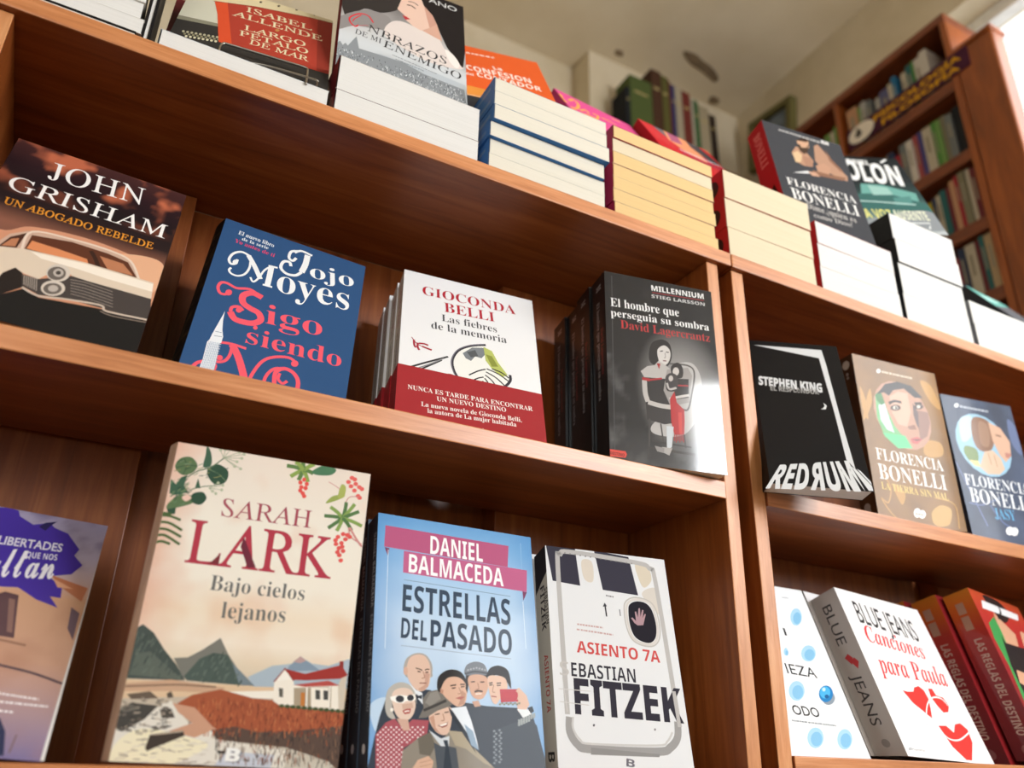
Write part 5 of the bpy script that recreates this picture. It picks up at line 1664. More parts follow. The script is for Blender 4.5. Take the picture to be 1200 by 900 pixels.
def make_book(m, w, h, t, label, cat='book', group=None, name='paperback_book', front='#888888', art=None, grid=(2, 2), spine='#777777', spine_art=(), back=None,
              pages='ivory', mat=None, hard=False, round_spine=False, lean=0.0, rim=None, band=None, spine_grid=(2, 2), inset=None, worn=0.0):
    """width along x, height along z, thickness along y; front cover at y = 0 facing -y, spine at x = 0"""
    mat = mat or M_SATIN
    e = empty(name, m, label, cat, group)
    ct = 0.0024 if hard else 0.0003
    k = math.tan(lean)                                       # the foot of a leaning book lies flat on the board
    def sh(x, y, z):                                         # bottom edge follows the board
        return (x, y, z + (y * k) * max(0.0, 1 - z / h))
    fr = lambda a, b, z: sh(a, -z, b)
    rc = lin(rim) if rim else (lin(front) if isinstance(front, str) else front(.5, .5))
    p = Print(w, h, fr); p.base(front, *grid)
    if art: p.draw(ART[art])
    link('front_cover', p.mesh('front_cover', (*card_back(w, h, fr, ct), rc)), mat, e)
    bk = back or (spine if isinstance(spine, str) else '#888888')
    ba = lambda a, b, z: sh(w - a, t + z, b)
    p = Print(w, h, ba); p.base(bk); link('back_cover', p.mesh('back_cover', (*card_back(w, h, ba, ct), lin(rim or bk))), mat, e)
    # spine
    def sp(a, b, z):                                         # a runs from the back (0) to the front (t)
        y = t - a
        bulge = 0.16 * t * math.sin(math.pi * min(1, max(0, a / t))) if round_spine else 0.0
        return sh(-bulge - z - 0.00005, y, b)
    g = (10, spine_grid[1]) if round_spine else spine_grid
    p = Print(t, h, sp); p.base(spine, *g)
    for op in spine_art:
        p.z += p.DZ
        if op[0] == 'T':                                     # ('T', text, font, colour, a, v_start, v_end, cap height): reads downwards
            _, s_, f_, c_, a_, v0, v1, ch = op
            p.text(s_, f_, c_, a_ * t, v0 * h, a_ * t, v1 * h, ch * t)
        elif op[0] == 'R':
            _, c_, a0, a1, v0, v1 = op; p.poly([(a0 * t, v0 * h), (a1 * t, v0 * h), (a1 * t, v1 * h), (a0 * t, v1 * h)], lin(c_))
        elif op[0] == 'P': p.poly([(a * t, v * h) for a, v in op[2]], lin(op[1]))
        elif op[0] == 'O': p.poly([((op[2] + op[4] * math.cos(q / 16 * 2 * math.pi)) * t, op[3] * h + op[4] * t * math.sin(q / 16 * 2 * math.pi)) for q in range(16)], lin(op[1]))
    sv = [sp(t * i / g[0], b, -ct) for b in (0, h) for i in range(g[0] + 1)]
    n = g[0] + 1
    sf = [(i, i + 1, i + 1 + n, i + n)[::-1] for i in range(g[0])]
    link('spine', p.mesh('spine', (sv, sf, lin(bk))), mat, e)
    # page block
    i0 = 0.003 if hard else 0.0006
    if inset is not None: i0 = inset
    b = bmesh.new(); vs = []
    for z in (i0, h - i0):
        for x, y in ((0.0015, ct * 1.2), (w - i0 - .0006 + worn * (1 - .7 * z / h), ct * 1.2), (w - i0 - .0006 + worn * (1 - .7 * z / h), t - ct * 1.2), (0.0015, t - ct * 1.2)): vs.append(b.verts.new(sh(x, y, z)))
    for f in ((3, 2, 1, 0), (4, 5, 6, 7), (0, 1, 5, 4), (1, 2, 6, 5), (2, 3, 7, 6), (3, 0, 4, 7)): b.faces.new([vs[q] for q in f])
    me = bpy.data.meshes.new('page_block'); b.to_mesh(me); b.free()
    link('page_block', me, PG[pages], e)
    if band:
        bh = band * h
        fb = lambda a, b_, z: sh(a, -z - 0.0009, b_)
        p = Print(w, bh, fb); p.h = bh; p.base('#a3252d'); p.draw(ART['gio_band'] if art else [])
        # wrap the strip round the spine
        o = len(p.v); p.v += [sh(0, -.0009, 0), sh(0, -.0009, bh), sh(-.0007, t, 0), sh(-.0007, t, bh), sh(-.0007, -.0009, 0), sh(-.0007, -.0009, bh)]; p.c += [lin('#a3252d')] * 6
        p.f += [(o + 4, o + 5, o + 3, o + 2), (o, o + 1, o + 5, o + 4)]
        link('paper_band', p.mesh('paper_band'), M_GLOSS, e)['label'] = 'red paper band'
    return e

def stand(key, label, group=None, dy=0.0, dx=0.0, dz=0.0, **kw):
    b = BOOKS[key]
    n = Vector((-math.sin(b['yaw']), math.cos(b['yaw']), 0)); s_ = Vector((math.cos(b['yaw']), math.sin(b['yaw']), 0))
    o = Vector(b['o']) + Vector((0, 0, CZ)) + n * dy + s_ * dx + Vector((0, 0, dz))
    m = book_matrix(o, b['yaw'], b['lean'], b['roll'])
    kw.setdefault('w', b['w']); kw.setdefault('h', b['h']); kw.setdefault('t', b['t'])
    return make_book(m, kw.pop('w'), kw.pop('h'), kw.pop('t'), label, 'book', group, lean=b['lean'] if abs(b['lean']) > .03 else 0.0, **kw)

# ------------------------------------------------------------------ the room
RX, BY, CEIL = 3.12 * S, 3.16 * S, 3.74 * S + CZ
FY = -2.05
LX = -2.2
def shell(name, boxes, mat):
    b = MB()
    for q in boxes: b.box(*q)
    return tag(b.build(name, mat), kind='structure')
shell('floor', [(LX, RX + .2, FY, BY, -.1, 0)], M_FLOOR)
shell('ceiling', [(LX, RX + .2, FY, BY + .1, CEIL, CEIL + .1)], M_CEIL)
shell('wall_back', [(LX, RX + .2, BY, BY + .12, 0, CEIL), (2.02 * S, RX, 3.0 * S, BY + .01, 0, CEIL)], M_WALL)
shell('wall_left', [(LX - .1, LX, FY, BY, 0, CEIL)], M_WALL)
# right wall with its window opening
wy0, wy1, wz0, wz1 = 0.10, 1.16, 1.75, 3.25
shell('wall_right', [(RX, RX + .2, FY, -1.52, 0, CEIL), (RX, RX + .2, -1.52, -.38, 0, 1.35), (RX, RX + .2, -1.52, -.38, 2.55, CEIL), (RX, RX + .2, -.38, wy0, 0, CEIL), (RX, RX + .2, wy1, BY, 0, CEIL), (RX, RX + .2, wy0, wy1, 0, wz0), (RX, RX + .2, wy0, wy1, wz1, CEIL)], M_WALL)
# shop front behind the camera: two window openings
fx = ((-1.75, -.48), (1.58, 2.14)); fz = ((.8, 2.9), (1.82, 2.68))
shell('wall_front', [(LX, fx[0][0], FY - .15, FY, 0, CEIL), (fx[0][1], fx[1][0], FY - .15, FY, 0, CEIL), (fx[1][1], RX + .2, FY - .15, FY, 0, CEIL)]
      + [(a, b, FY - .15, FY, 0, z[0]) for (a, b), z in zip(fx, fz)] + [(a, b, FY - .15, FY, z[1], CEIL) for (a, b), z in zip(fx, fz)], M_WALL)
def window(name, axis, p, a0, a1, z0, z1, bars):
    e = bpy.data.objects.new(name, None); COL.objects.link(e); tag(e, kind='structure')
    f = MB(); d = .05; w = .05
    def bx(a, b, c, dd):
        f.box(p, p + d, a, b, c, dd, .004) if axis == 'x' else f.box(a, b, p, p + d, c, dd, .004)
    bx(a0, a0 + w, z0, z1); bx(a1 - w, a1, z0, z1); bx(a0 + w, a1 - w, z1 - w, z1); bx(a0 + w, a1 - w, z0, z0 + w)
    for q in range(1, bars + 1):
        c = a0 + (a1 - a0) * q / (bars + 1); bx(c - .015, c + .015, z0 + w, z1 - w)
    fr = f.build('window_frame', M_PAINTW, e)
    g = MB()
    if axis == 'x': g.box(p + .02, p + .026, a0 + w, a1 - w, z0 + w, z1 - w)
    else: g.box(a0 + w, a1 - w, p + .02, p + .026, z0 + w, z1 - w)
    g.build('window_pane', M_GLASS, fr)
window('window_1', 'x', RX + .09, wy0, wy1, wz0, wz1, 1)
window('window_2', 'y', FY - .1, fx[0][0], fx[0][1], *fz[0], 1)
window('window_3', 'y', FY - .1, fx[1][0], fx[1][1], *fz[1], 0)
window('window_4', 'x', RX + .09, -1.52, -.38, 1.35, 2.55, 1)
# flaked paint on the ceiling
def flake(pts):
    b = bmesh.new(); q = catmull(pts, True, 4)
    top = [b.verts.new((x * S, y * S, CEIL + .004)) for x, y in q]; bot = [b.verts.new((x * S, y * S, CEIL - .0025)) for x, y in q]
    b.faces.new(bot); b.faces.new(top[::-1])
    for i in range(len(q)): b.faces.new((bot[i - 1], bot[i], top[i], top[i - 1]))
    bmesh.ops.recalc_face_normals(b, faces=b.faces)
    me = bpy.data.meshes.new('ceiling_trim_flake'); b.to_mesh(me); b.free()
    return me
for i, pts in enumerate([((2.49, 2.74), (2.56, 2.72), (2.64, 2.74), (2.70, 2.75), (2.79, 2.79), (2.80, 2.83), (2.74, 2.82), (2.66, 2.80), (2.58, 2.79)),
                         ((2.86, 2.93), (2.92, 2.93), (2.93, 2.97), (2.88, 2.98)), ((2.15, 2.92), (2.19, 2.91), (2.21, 2.94), (2.17, 2.95))]):
    tag(link('trim_%d' % (i + 1), flake(pts), M_PEEL), kind='structure')

# ------------------------------------------------------------------ the two front bookcases
TOP0, TOP1 = .862, .891
YF = 1.0
def bookcase(label, xl, xr, x_in0, x_in1, zs, planks, panel_l, panel_r):
    """xl..xr top board; x_in0..x_in1 clear inside; zs = (z of shelf tops); planks: (x0, x1, y) back boards"""
    e = empty('bookcase', Vector((xl * S, YF * S, 0)), label, 'bookcase')
    ox, oy = xl * S, YF * S
    def bx(name, x0, x1, y0, y1, z0, z1, mats, edge_mat=None, bev=.0012):
        b = MB().box(x0 * S - ox, x1 * S - ox, y0 * S - oy, y1 * S - oy, z0 * S + CZ, z1 * S + CZ, bev)
        o = b.build(name, mats, e)
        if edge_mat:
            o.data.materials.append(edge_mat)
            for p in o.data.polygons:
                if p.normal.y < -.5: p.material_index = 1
        return o
    F = -CZ / S
    bx('top_board', xl, xr, YF - .006, 1.33, TOP0, TOP1, WOOD_X, WOOD_EDGE, .002)
    bx('side_panel', panel_l[0], panel_l[1], YF + .004, 1.33, F, TOP0 - .0005, WOOD_Z, WOOD_POST)
    bx('side_panel', panel_r[0], panel_r[1], YF + .004, 1.33, F, TOP0 - .0005, WOOD_Z, WOOD_POST)
    for z, d in zs:
        bx('shelf', x_in0 + .0005, x_in1 - .0015, YF + d, 1.27, z - .0295, z, WOOD_X, WOOD_EDGE)
    bx('plinth_board', x_in0 + .0005, x_in1 - .0015, YF + .05, YF + .08, F, F + .12, WOOD_X)
    bx('back_panel', x_in0, x_in1, 1.325, 1.334, F + .05, TOP0 - .001, WOOD_Z)
    for x0, x1, y in planks:
        bx('back_plank', x0, x1, y, 1.3245, F + .05, TOP0 - .001, WOOD_Z)
    return e
bookcase('brown wooden bookcase on the left with two wide shelves of face-out novels', -.232, .9795, -.2009, .927,
         ((.4365, 0), (-.005, 0), (-.45, 0)), ((-.2, .072, 1.285), (.645, .926, 1.272)), (-.231, -.2009), (.927, .9535))
bookcase('brown wooden bookcase on the right behind the joint of the top boards', .9805, 2.45, 1.0145, 2.42,
         ((.4395, 0), (.03, 0), (-.42, 0)), ((1.0145, 1.715, 1.275), (1.80, 2.42, 1.275)), (.986, 1.0145), (2.42, 2.449))

# ------------------------------------------------------------------ face-out books, middle shelf of the left case
stand('grisham', 'dark face-out paperback with an old white car under a stormy red sky', front=bg_grisham, art='grisham', grid=(70, 105), spine='#2a1c1c', pages='white', mat=M_SATIN)
stand('jojo', 'navy blue face-out novel with swirling white and pink lettering and a white tower', front='#33547f', art='jojo', spine=bg_jojo_spine, spine_grid=(4, 60), back='#14110f', mat=M_MATTE, round_spine=True, name='hardcover_book', hard=True)
stand('jojo', 'black-spined copy hidden behind the navy blue novel', dy=BOOKS['jojo']['t'] + .004, dx=.005, dz=-.008, front='#2b4468', spine=bg_jojo_spine, spine_grid=(4, 60), back='#14110f', mat=M_MATTE, h=BOOKS['jojo']['h'] - .01)

GS = [('T', 'GIOCONDA BELLI', 'serifb', '#8f5a58', .38, .93, .62, .42), ('T', 'Las fiebres de la memoria', 'serifb', '#5a5452', .38, .58, .30, .3), ('O', '#a86a6a', .5, .27, .2)]
def gio(i, lab):
    t = BOOKS['gio']['t'] + .008
    stand('gio', lab, 'white novels with red paper bands', dy=i * (t + .0015), dx=-.0015 * i + .001 * (i % 2), dz=-.0012 * i, t=t, front='#efeff0', art='gio' if i == 0 else None, spine='#c9c2ba', spine_art=GS, back='#e6e3e0', mat=M_GLOSS if i == 0 else M_SATIN, band=.305, pages='white')
for i, lab in enumerate(['white face-out novel with an embroidery hoop drawing and red band', 'second white red-banded copy, just behind the face-out one', 'third white red-banded copy back from the shelf front', 'rearmost white red-banded copy in its row']): gio(i, lab)

MS = [('T', 'M', 'serifb', '#a9a9a9', .35, .955, .925, .35), ('T', 'El hombre que perseguia su sombra', 'serifb', '#8d8d8f', .35, .86, .33, .22), ('T', 'David Lagercrantz', 'serifb', '#7c2a2a', .62, .7, .45, .18)]
def mil(i, lab):
    t = BOOKS['mil']['t']
    stand('mil', lab, 'black thrillers in a row', dy=i * (t + .002), dx=(0, -.003, .001, -.003)[i], front=bg_mil if i == 0 else '#1c1b1c', art='mil' if i == 0 else None, grid=(40, 60) if i == 0 else (2, 2), spine='#141315', spine_art=MS, back='#19181a', mat=M_LAMINATE, pages='white')
for i, lab in enumerate(['black glossy face-out thriller showing a seated woman in red', 'black copy directly behind the face-out thriller', 'third black copy back in the thriller row', 'rearmost black copy in the thriller row']):
    mil(i, lab)

# ------------------------------------------------------------------ bottom shelf of the left case
stand('lib', 'paperback with violet brush strokes over an old ochre house front', front=bg_lib, art='lib', grid=(40, 60), spine='#5a4a8a', pages='white', mat=M_GLOSS, worn=.0035)
stand('sarah', 'large cream face-out novel with flowers, mountains and a red-roofed house', front=bg_sarah, art='sarah', grid=(50, 75), spine=bg_sarah_spine, spine_grid=(8, 30), back='#d9c2ae', round_spine=True, hard=True, name='hardcover_book', mat=M_SATIN,
      spine_art=[('P', '#3f5a45', [(.2, .95), (.5, .98), (.9, .93), (.6, .86)]), ('P', '#4d6b4a', [(.3, .86), (.9, .84), (.8, .76), (.4, .78)]), ('P', '#4a4f4c', [(0, .36), (1, .36), (1, .24), (0, .22)])])
DS = [('T', 'DANIEL BALMACEDA', 'sansb', '#a4a8ae', .62, .92, .60, .26), ('T', 'ESTRELLAS DEL PASADO', 'sansb', '#8f949c', .62, .57, .2, .26), ('O', '#d9d9dc', .5, .07, .16)]
def dan(i, lab):
    t = BOOKS['dan']['t'] - .004
    stand('dan', lab, 'blue histories with dark spines', dy=i * (t + .0012), dx=-.001 * i, t=t, front=bg_dan if i == 0 else '#4a5666', art='dan' if i == 0 else None, grid=(30, 45) if i == 0 else (2, 2), spine=bg_dan_spine, spine_grid=(3, 20), spine_art=DS, back='#3a4454', mat=M_SATIN)
for i, lab in enumerate(['pale blue face-out book with six people taking a selfie', 'second dark-spined copy behind the selfie book', 'rearmost dark-spined copy behind the selfie book']): dan(i, lab)
AS = [('T', 'SEBASTIAN', 'sansb', '#3a373c', .74, .80, .63, .22), ('T', 'FITZEK', 'sansb', '#35323a', .36, .82, .61, .36), ('T', 'ASIENTO 7A', 'sansb', '#a84a48', .4, .50, .25, .32), ('T', 'B', 'sansb', '#2b2a2c', .3, .09, .05, .5),
      ('P', '#2a2830', [(0, 1), (1, 1), (1, .87), (.5, .84), (0, .80)])]
def asi(i, lab):
    t = BOOKS['asi']['t']
    stand('asi', lab, 'white thrillers with an aeroplane door', dy=i * (t + .003), dx=-.004 * i, dz=-.002 * i, front='#e2e3e5', art='asi' if i == 0 else None, spine='#b9b6b2', spine_art=AS, back='#d0cdca', mat=M_MATTE, pages='white')
for i, lab in enumerate(['white face-out thriller with an aeroplane door and a hand at its window', 'copy right behind the aeroplane door thriller']): asi(i, lab)

# ------------------------------------------------------------------ middle shelf of the right case
stand('sk', 'black paperback with a white door outline tipping over the shelf edge', front='#171516', art='sk', spine='#1a1819', back='#1a1819', mat=M_SATIN, pages='white')
FS = [('O', '#b9b2a8', .5, .945, .24), ('O', '#9a948c', .5, .885, .09), ('O', '#9a948c', .5, .862, .08), ('O', '#a8a29a', .42, .075, .2), ('O', '#a8a29a', .42, .05, .2)]
stand('fb', 'brown face-out novel with a boy and a waterfall in a circle', front=bg_fb, art='fb', grid=(24, 36), spine=bg_brown_spine, spine_grid=(3, 20), spine_art=FS, back='#6a4a30', mat=M_GLOSS)
stand('jasy', 'slate blue face-out novel with a child and sky in a circle', front=bg_jasy, art='jasy', grid=(24, 36), spine='#26303f', back='#2c3648', mat=M_GLOSS)

# ------------------------------------------------------------------ bottom shelf of the right case
stand('todo', 'white face-out paperback scattered with light blue drops', front='#f0f2f4', art='todo', spine='#c9c6c2', back='#dcdad6', mat=M_SATIN, pages='white')
BS = [('T', 'BLUE', 'sanst', '#3f3c3c', .3, .92, .66, .34), ('P', '#b8383a', [(.35, .58), (.5, .6), (.62, .57), (.5, .53)]), ('P', '#b8383a', [(.5, .55), (.66, .57), (.76, .54), (.64, .5)]), ('T', 'JEANS', 'sanst', '#3f3c3c', .3, .47, .17, .34), ('O', '#8f8a86', .5, .07, .13)]
def blue(i, lab):
    t = BOOKS['blue']['t'] + .006
    stand('blue', lab, 'white novels with red hearts', dy=i * (t + .003), dx=-.006 * i, front='#f3f1f1', art='blue' if i == 0 else None, t=t, spine='#b3aca6', spine_art=BS, back='#d8d3ce', mat=M_SATIN, pages='white')
for i, lab in enumerate(['white face-out novel with red hearts and red handwriting', 'grey-spined copy behind the red hearts novel']): blue(i, lab)
RS = [('T', 'LAS REGLAS DEL DESTINO', 'sansb', '#c9aa9c', .4, .70, .14, .3), ('R', '#b98f78', .3, .6, .86, .93), ('R', '#b98f78', .3, .6, .76, .845), ('O', '#8f5a5a', .5, .06, .18)]
def reg(i, lab):
    t = BOOKS['reglas']['t'] - .004
    stand('reglas', lab, 'red romance novels', dy=i * (t + .004), dx=-.012 * i, dz=-.006 * i, front=bg_reglas if i == 0 else '#9a2228', art='reglas' if i == 0 else None, grid=(4, 30) if i == 0 else (2, 2), t=t, spine=bg_reglas_spine, spine_grid=(2, 30), spine_art=RS, back='#8a1c22', mat=M_GLOSS)
for i, lab in enumerate(['red face-out romance with a dark-haired woman and green curtain', 'second red-spined copy behind the romance with the green curtain', 'rearmost red copy behind the white hearts novel']): reg(i, lab)

# ------------------------------------------------------------------ stacks lying on top of the cases
def flat(x, y, z_top, w, d, t, label, group, page='white', col='#444444', spine=None, hard=False, rz=0.0, spine_art=(), rim=None):
    m = Matrix.Translation(U(x, y, 0) + Vector((0, 0, z_top * S))) @ Matrix.Rotation(rz, 4, 'Z') @ Matrix(((1, 0, 0, 0), (0, 0, 1, 0), (0, -1, 0, 0), (0, 0, 0, 1)))
    return make_book(m, w * S, d * S, t * S, label, 'book', group, front=col, spine=spine or col, back=col, pages=page, mat=M_SATIN, hard=hard, rim=rim or col, spine_art=spine_art, name='hardcover_book' if hard else 'paperback_book', inset=.0002)
ORD = ['bottom', 'second from the bottom', 'third from the bottom', 'fourth from the bottom', 'fifth from the bottom', 'sixth from the bottom', 'seventh from the bottom']
def stack(desc, group, x, w, z0, zs, page, col, spine, dys, jx=.004, depth=.30, hard=False, spine_art=(), seed=1, pages=None, rims=None):
    r = random.Random(seed); z = z0; n = len(zs)
    for i, t in enumerate(zs):
        where = 'topmost' if i == n - 1 else ORD[i]
        flat(x + r.uniform(-jx, jx), YF + .002 + dys[i], z + t, w + r.uniform(-.002, .002), depth, t - .0003, '%s %s, %s' % (desc, 'paperback' if not hard else 'book', where + ' of its stack'), group,
             (pages[i] if pages else page), col, spine, hard, r.uniform(-.008, .008), spine_art, rims[i] if rims else None)
        z += t
    return z
T1 = TOP1
# far left: white stack on a black-covered book
flat(-.424, YF + .001, T1 + .0105, .360, .24, .0102, 'thin black-covered book under the white stack at the left end', None, 'grey', '#161314', '#161314', True)
stack('white-paged', 'white stack at the left end of the top', -.422, .360, T1 + .0105, (.026, .03, .03), 'white', '#e8e6e2', '#d8d6d2', (0.003, .002, 0), .003, .24, seed=2, rims=['#e0ddd8'] * 3)
stack('single white-paged', 'white book under the wire stand', -.036, .24, T1, (.0325,), 'white', '#d6dade', '#8f9aa6', (0,), 0, .27, seed=3)
stack('white-paged dark-red-spined', 'two thick books under the woman portrait novel', .214, .244, T1, (.044, .067), 'white', '#5a1c24', '#6a1c26', (0, .0), .002, .28, seed=4, rims=['#8a7a78', '#d8d0cc'])
stack('cream-paged blue-spined', 'blue-spined stack', .473, .230, T1, (.031, .031, .031, .031, .030, .029), 'ivory', '#3f78bd', '#3f6ea8', (0, .001, -.006, -.014, -.0135, -.012), .002, .27, seed=5,
      spine_art=[('R', '#6a84a8', .35, .6, .05, .9)], rims=['#c9c6bc', '#a9b0b8', '#2f5a92', '#2f5a92', '#c9cac4', '#b9bcbc'])
stack('tan-paged crimson-spined', 'crimson-spined stack', .7215, .236, T1, (.028, .028, .028, .028, .028, .029, .0275), 'tan', '#a02242', '#96204a', (0, 0, 0, .001, 0, 0, -.003), .002, .27, seed=6, pages=['tan', 'tan', 'tan', 'tan', 'tan', 'cream', 'tan'], rims=['#d8c49c', '#c9ae8c', '#dcc8a0', '#d2b894', '#dcc8a0', '#dcc8a0', '#a8484a'])
stack('cream-paged red-spined', 'thick red-spined stack', .986, .230, T1, (.0675, .067, .067), 'cream', '#b42424', '#b02024', (0, 0, -.002), .002, .28, seed=7, rims=['#cdbd9c', '#cdbd9c', '#c9b898'], spine_art=[('O', '#3a1a16', .5, .12, .3)])
stack('bright white-paged red-spined', 'red-spined stack below the dark grey novel', 1.229, .234, T1, (.058, .056, .055), 'white', '#b42026', '#ac1c22', (0, 0, -.001), .002, .28, seed=8, rims=['#c9c4c0', '#cdc9c6', '#b04a4c'])
stack('white-paged black-spined', 'black-spined stack', 1.478, .220, T1, (.070, .079, .062, .068), 'white', '#1b1b1d', '#151517', (0, 0, -.004, -.002), .003, .29, seed=9, rims=['#d0d0ce', '#d0d0ce', '#6a6a6a', '#b8b8b6'], spine_art=[('O', '#6a6a6e', .5, .35, .14), ('O', '#6a6a6e', .5, .6, .14)])
stack('white-paged grey-spined', 'grey-spined stack at the right edge', 1.714, .235, T1, (.062, .06), 'white', '#6a6c70', '#7c7e82', (0, 0), .003, .29, seed=10, rims=['#d0d0ce', '#c8c8c8'])
stack('white-paged slate-covered', 'stack beyond the right edge', 1.965, .225, T1, (.062, .062), 'white', '#50525a', '#50525a', (0.002, 0), .003, .29, seed=11)

# standing between the left stack and the red ship novel
make_book(Matrix.Translation(U(-.0585, YF + .18, T1)) @ Matrix.Rotation(-math.pi / 2, 4, 'Z'),
          .172 * S, .27 * S, .0125 * S, 'slim black-covered book standing edge-on beside the left white stack', front='#171415', spine='#171415', back='#171415', pages='white', rim='#171415', mat=M_SATIN, hard=True, inset=.0008)
make_book(book_matrix(U(-.040, YF + .125, T1), -.12, .25, 0), .19 * S, .30 * S, .03 * S, 'dark wine-red novel leaning behind the ship novel', front=lambda u, v: mixc(lin('#5a2028'), lin('#a03a44'), .35 + .8 * fbm(u, v, 5, 3)), grid=(16, 24), spine='#3a1a20', back='#3a1a20', mat=M_SATIN, lean=.25)

# face-out books standing on the stacks
stand('isabel', 'face-out novel with a red ship hull, held by a wire stand', front='#35322f', art='isabel', spine='#2a2523', back='#2a2523', mat=M_MATTE, t=.016)
stand('brazos', 'grey face-out novel with a pale woman in profile above a city', front=bg_brazos, art='brazos', grid=(16, 24), spine='#6e2228', back='#6e2228', mat=M_MATTE, t=.02)
stand('cont', 'bright orange novel leaning behind the blue-spined stack', front='#e2602a', art='cont', spine='#c24c22', back='#d8582a', mat=M_MATTE)
stand('pink', 'hot pink novel with orange script leaning on the crimson-spined stack', front='#d84f8c', art='pink', spine='#b83a70', back='#c84880', mat=M_MATTE)
stand('red', 'red and orange illustrated novel leaning behind the thick red-spined stack', front=bg_red, art='red', grid=(8, 12), spine='#a02028', back='#a02028', mat=M_MATTE)
stand('bon', 'dark grey face-out novel with a red spine and a bearded man', front='#434448', art='bon', spine='#a3262c', spine_art=[('T', 'BONELLI', 'serifb', '#d0807c', .3, .93, .6, .42), ('P', '#3a1a14', [(.4, .36), (.7, .4), (.8, .3), (.5, .26)])], back='#8a2026', mat=M_MATTE)
stand('colon', 'dark teal face-out novel with bold white lettering on the black-spined stack', front=bg_colon, art='colon', grid=(8, 24), spine='#1d2022', back='#1d2022', mat=M_MATTE)
stand('tealt', 'charcoal novel with teal smoke leaning on the grey-spined stack', front='#4c4c52', art='tealt', spine='#3a3a40', back='#3a3a40', mat=M_MATTE)

# wire stand in front of the ship novel
b = BOOKS['isabel']; mi = book_matrix(Vector(b['o']) + Vector((0, 0, CZ)), b['yaw'], b['lean'], b['roll'])
e = empty('wire_book_stand', mi, 'bent steel wire stand holding the ship novel on its white book', 'book stand')
def arc(pts): return catmull(pts, False, 6)
MB().tube(arc([(.0508, -.004, -.006), (.0508, -.006, .012), (.0512, -.0075, .024), (.054, -.008, .029), (.06, -.008, .030), (.12, -.008, .0285), (.135, -.008, .028), (.1395, -.0075, .025), (.140, -.006, .012), (.140, -.004, -.006)]), .0013).build('front_loop', M_WIRE, e, True)
MB().tube(arc([(.0508, -.004, -.004), (.0508, .02, -.0025), (.0508, .06, .02), (.053, .062, .15), (.06, .062, .158), (.13, .062, .158), (.138, .062, .15), (.14, .06, .02), (.14, .02, -.0025), (.14, -.004, -.004)]), .0013).build('rear_frame', M_WIRE, e, True)
MB().tube(arc([(.075, -.006, -.001), (.10, -.009, -.0005), (.146, -.009, .0), (.151, -.006, .0), (.15, .0, -.001)]), .0011).build('foot_wire', M_WIRE, e, True)

# ------------------------------------------------------------------ far bookcase along the right wall
K = 2.8
def far_case():
    e = empty('bookcase', Vector((K * S, 2.0 * S, 0)), 'tall reddish bookcase against the right wall under a purple sign', 'bookcase')
    ox, oy = K * S, 2.0 * S
    def bx(name, x0, x1, y0, y1, z0, z1, mat):
        return MB().box(x0 * S - ox, x1 * S - ox, y0 * S - oy, y1 * S - oy, z0 * S + CZ, z1 * S + CZ, .002).build(name, mat, e)
    F = -CZ / S
    x1 = 3.115
    bx('top_board', K, x1, 1.47, 2.52, 2.945, 2.985, WOOD_FAR)
    bx('side_panel', K, x1, 1.47, 1.50, F, 2.9445, WOOD_FARZ); bx('side_panel', K, x1, 2.49, 2.52, F, 2.9445, WOOD_FARZ)
    bx('back_panel', x1 - .015, x1 - .002, 1.501, 2.489, F + .1, 2.9445, WOOD_FARZ)
    for z in (2.63, 2.28, 1.958, 1.655, 1.345, 1.03): bx('shelf', K, x1 - .016, 1.5005, 2.4895, z - .055, z, WOOD_FAR)
    bx('divider', K, x1 - .016, 2.05, 2.075, 2.6305, 2.9445, WOOD_FARZ)
    return e
far_case()
# broad wooden pilaster at its near end
e = empty('wooden_pilaster', Vector((K * S, 1.4 * S, 0)), 'wide orange-brown wooden post beside the bright window at the right', 'post')
MB().box(0, .06, (1.305 - 1.4) * S, (1.468 - 1.4) * S, 0, 2.74 * S + CZ, .006).build('post_board', WOOD_FARZ, e)
MB().box(-.006, .066, (1.30 - 1.4) * S, (1.469 - 1.4) * S, 2.74 * S + CZ, 2.76 * S + CZ, .002).build('cap_strip', WOOD_FARZ, e)
# sign
e = empty('shelf_sign', Vector((K * S - .004, 1.7 * S, 2.69 * S + CZ)), 'dark purple sign with yellow lettering on the far bookcase', 'sign')
sw, shh = (2.02 - 1.41) * S, .105 * S
pl = lambda a, b, z: (-z, (2.02 - 1.7) * S - a, b - shh / 2)
p = Print(sw, shh, pl); p.base('#4a2438')
p.z = 2e-4; p.text('PSICOLOGÍA', 'sans', '#d9a020', .24 * sw, .53 * shh, .95 * sw, .53 * shh, .36 * shh, .03)
p.z = 2e-4; p.text('FILOSOFÍA', 'sans', '#d9a020', .30 * sw, .10 * shh, .93 * sw, .10 * shh, .36 * shh, .03)
sign_board = link('sign_board', p.mesh('sign_board', (*card_back(sw, shh, pl, .0035), lin('#4a2438'))), M_MATTE, e)
pd = lambda a, b, z: (-.0012 - z, (2.02 - 1.7) * S - a, b - shh / 2)
p = Print(sw, shh, pd); p.w, p.h = 1, 1
def ell(cx, cy, rx, ry): return [(cx + rx * math.cos(t), cy + ry * math.sin(t)) for t in [2 * math.pi * i / 24 for i in range(24)]]
p.poly(ell(.125 * sw, .5 * shh, .115 * sw, .46 * shh), lin('#e6ded2'), False); p.z = 1e-4
p.poly(ell(.10 * sw, .5 * shh, .03 * sw, .17 * shh), lin('#4a4440'), False); p.poly(ell(.10 * sw, .72 * shh, .014 * sw, .08 * shh), lin('#4a4440'), False)
link('oval_badge', p.mesh('oval_badge'), M_MATTE, sign_board)

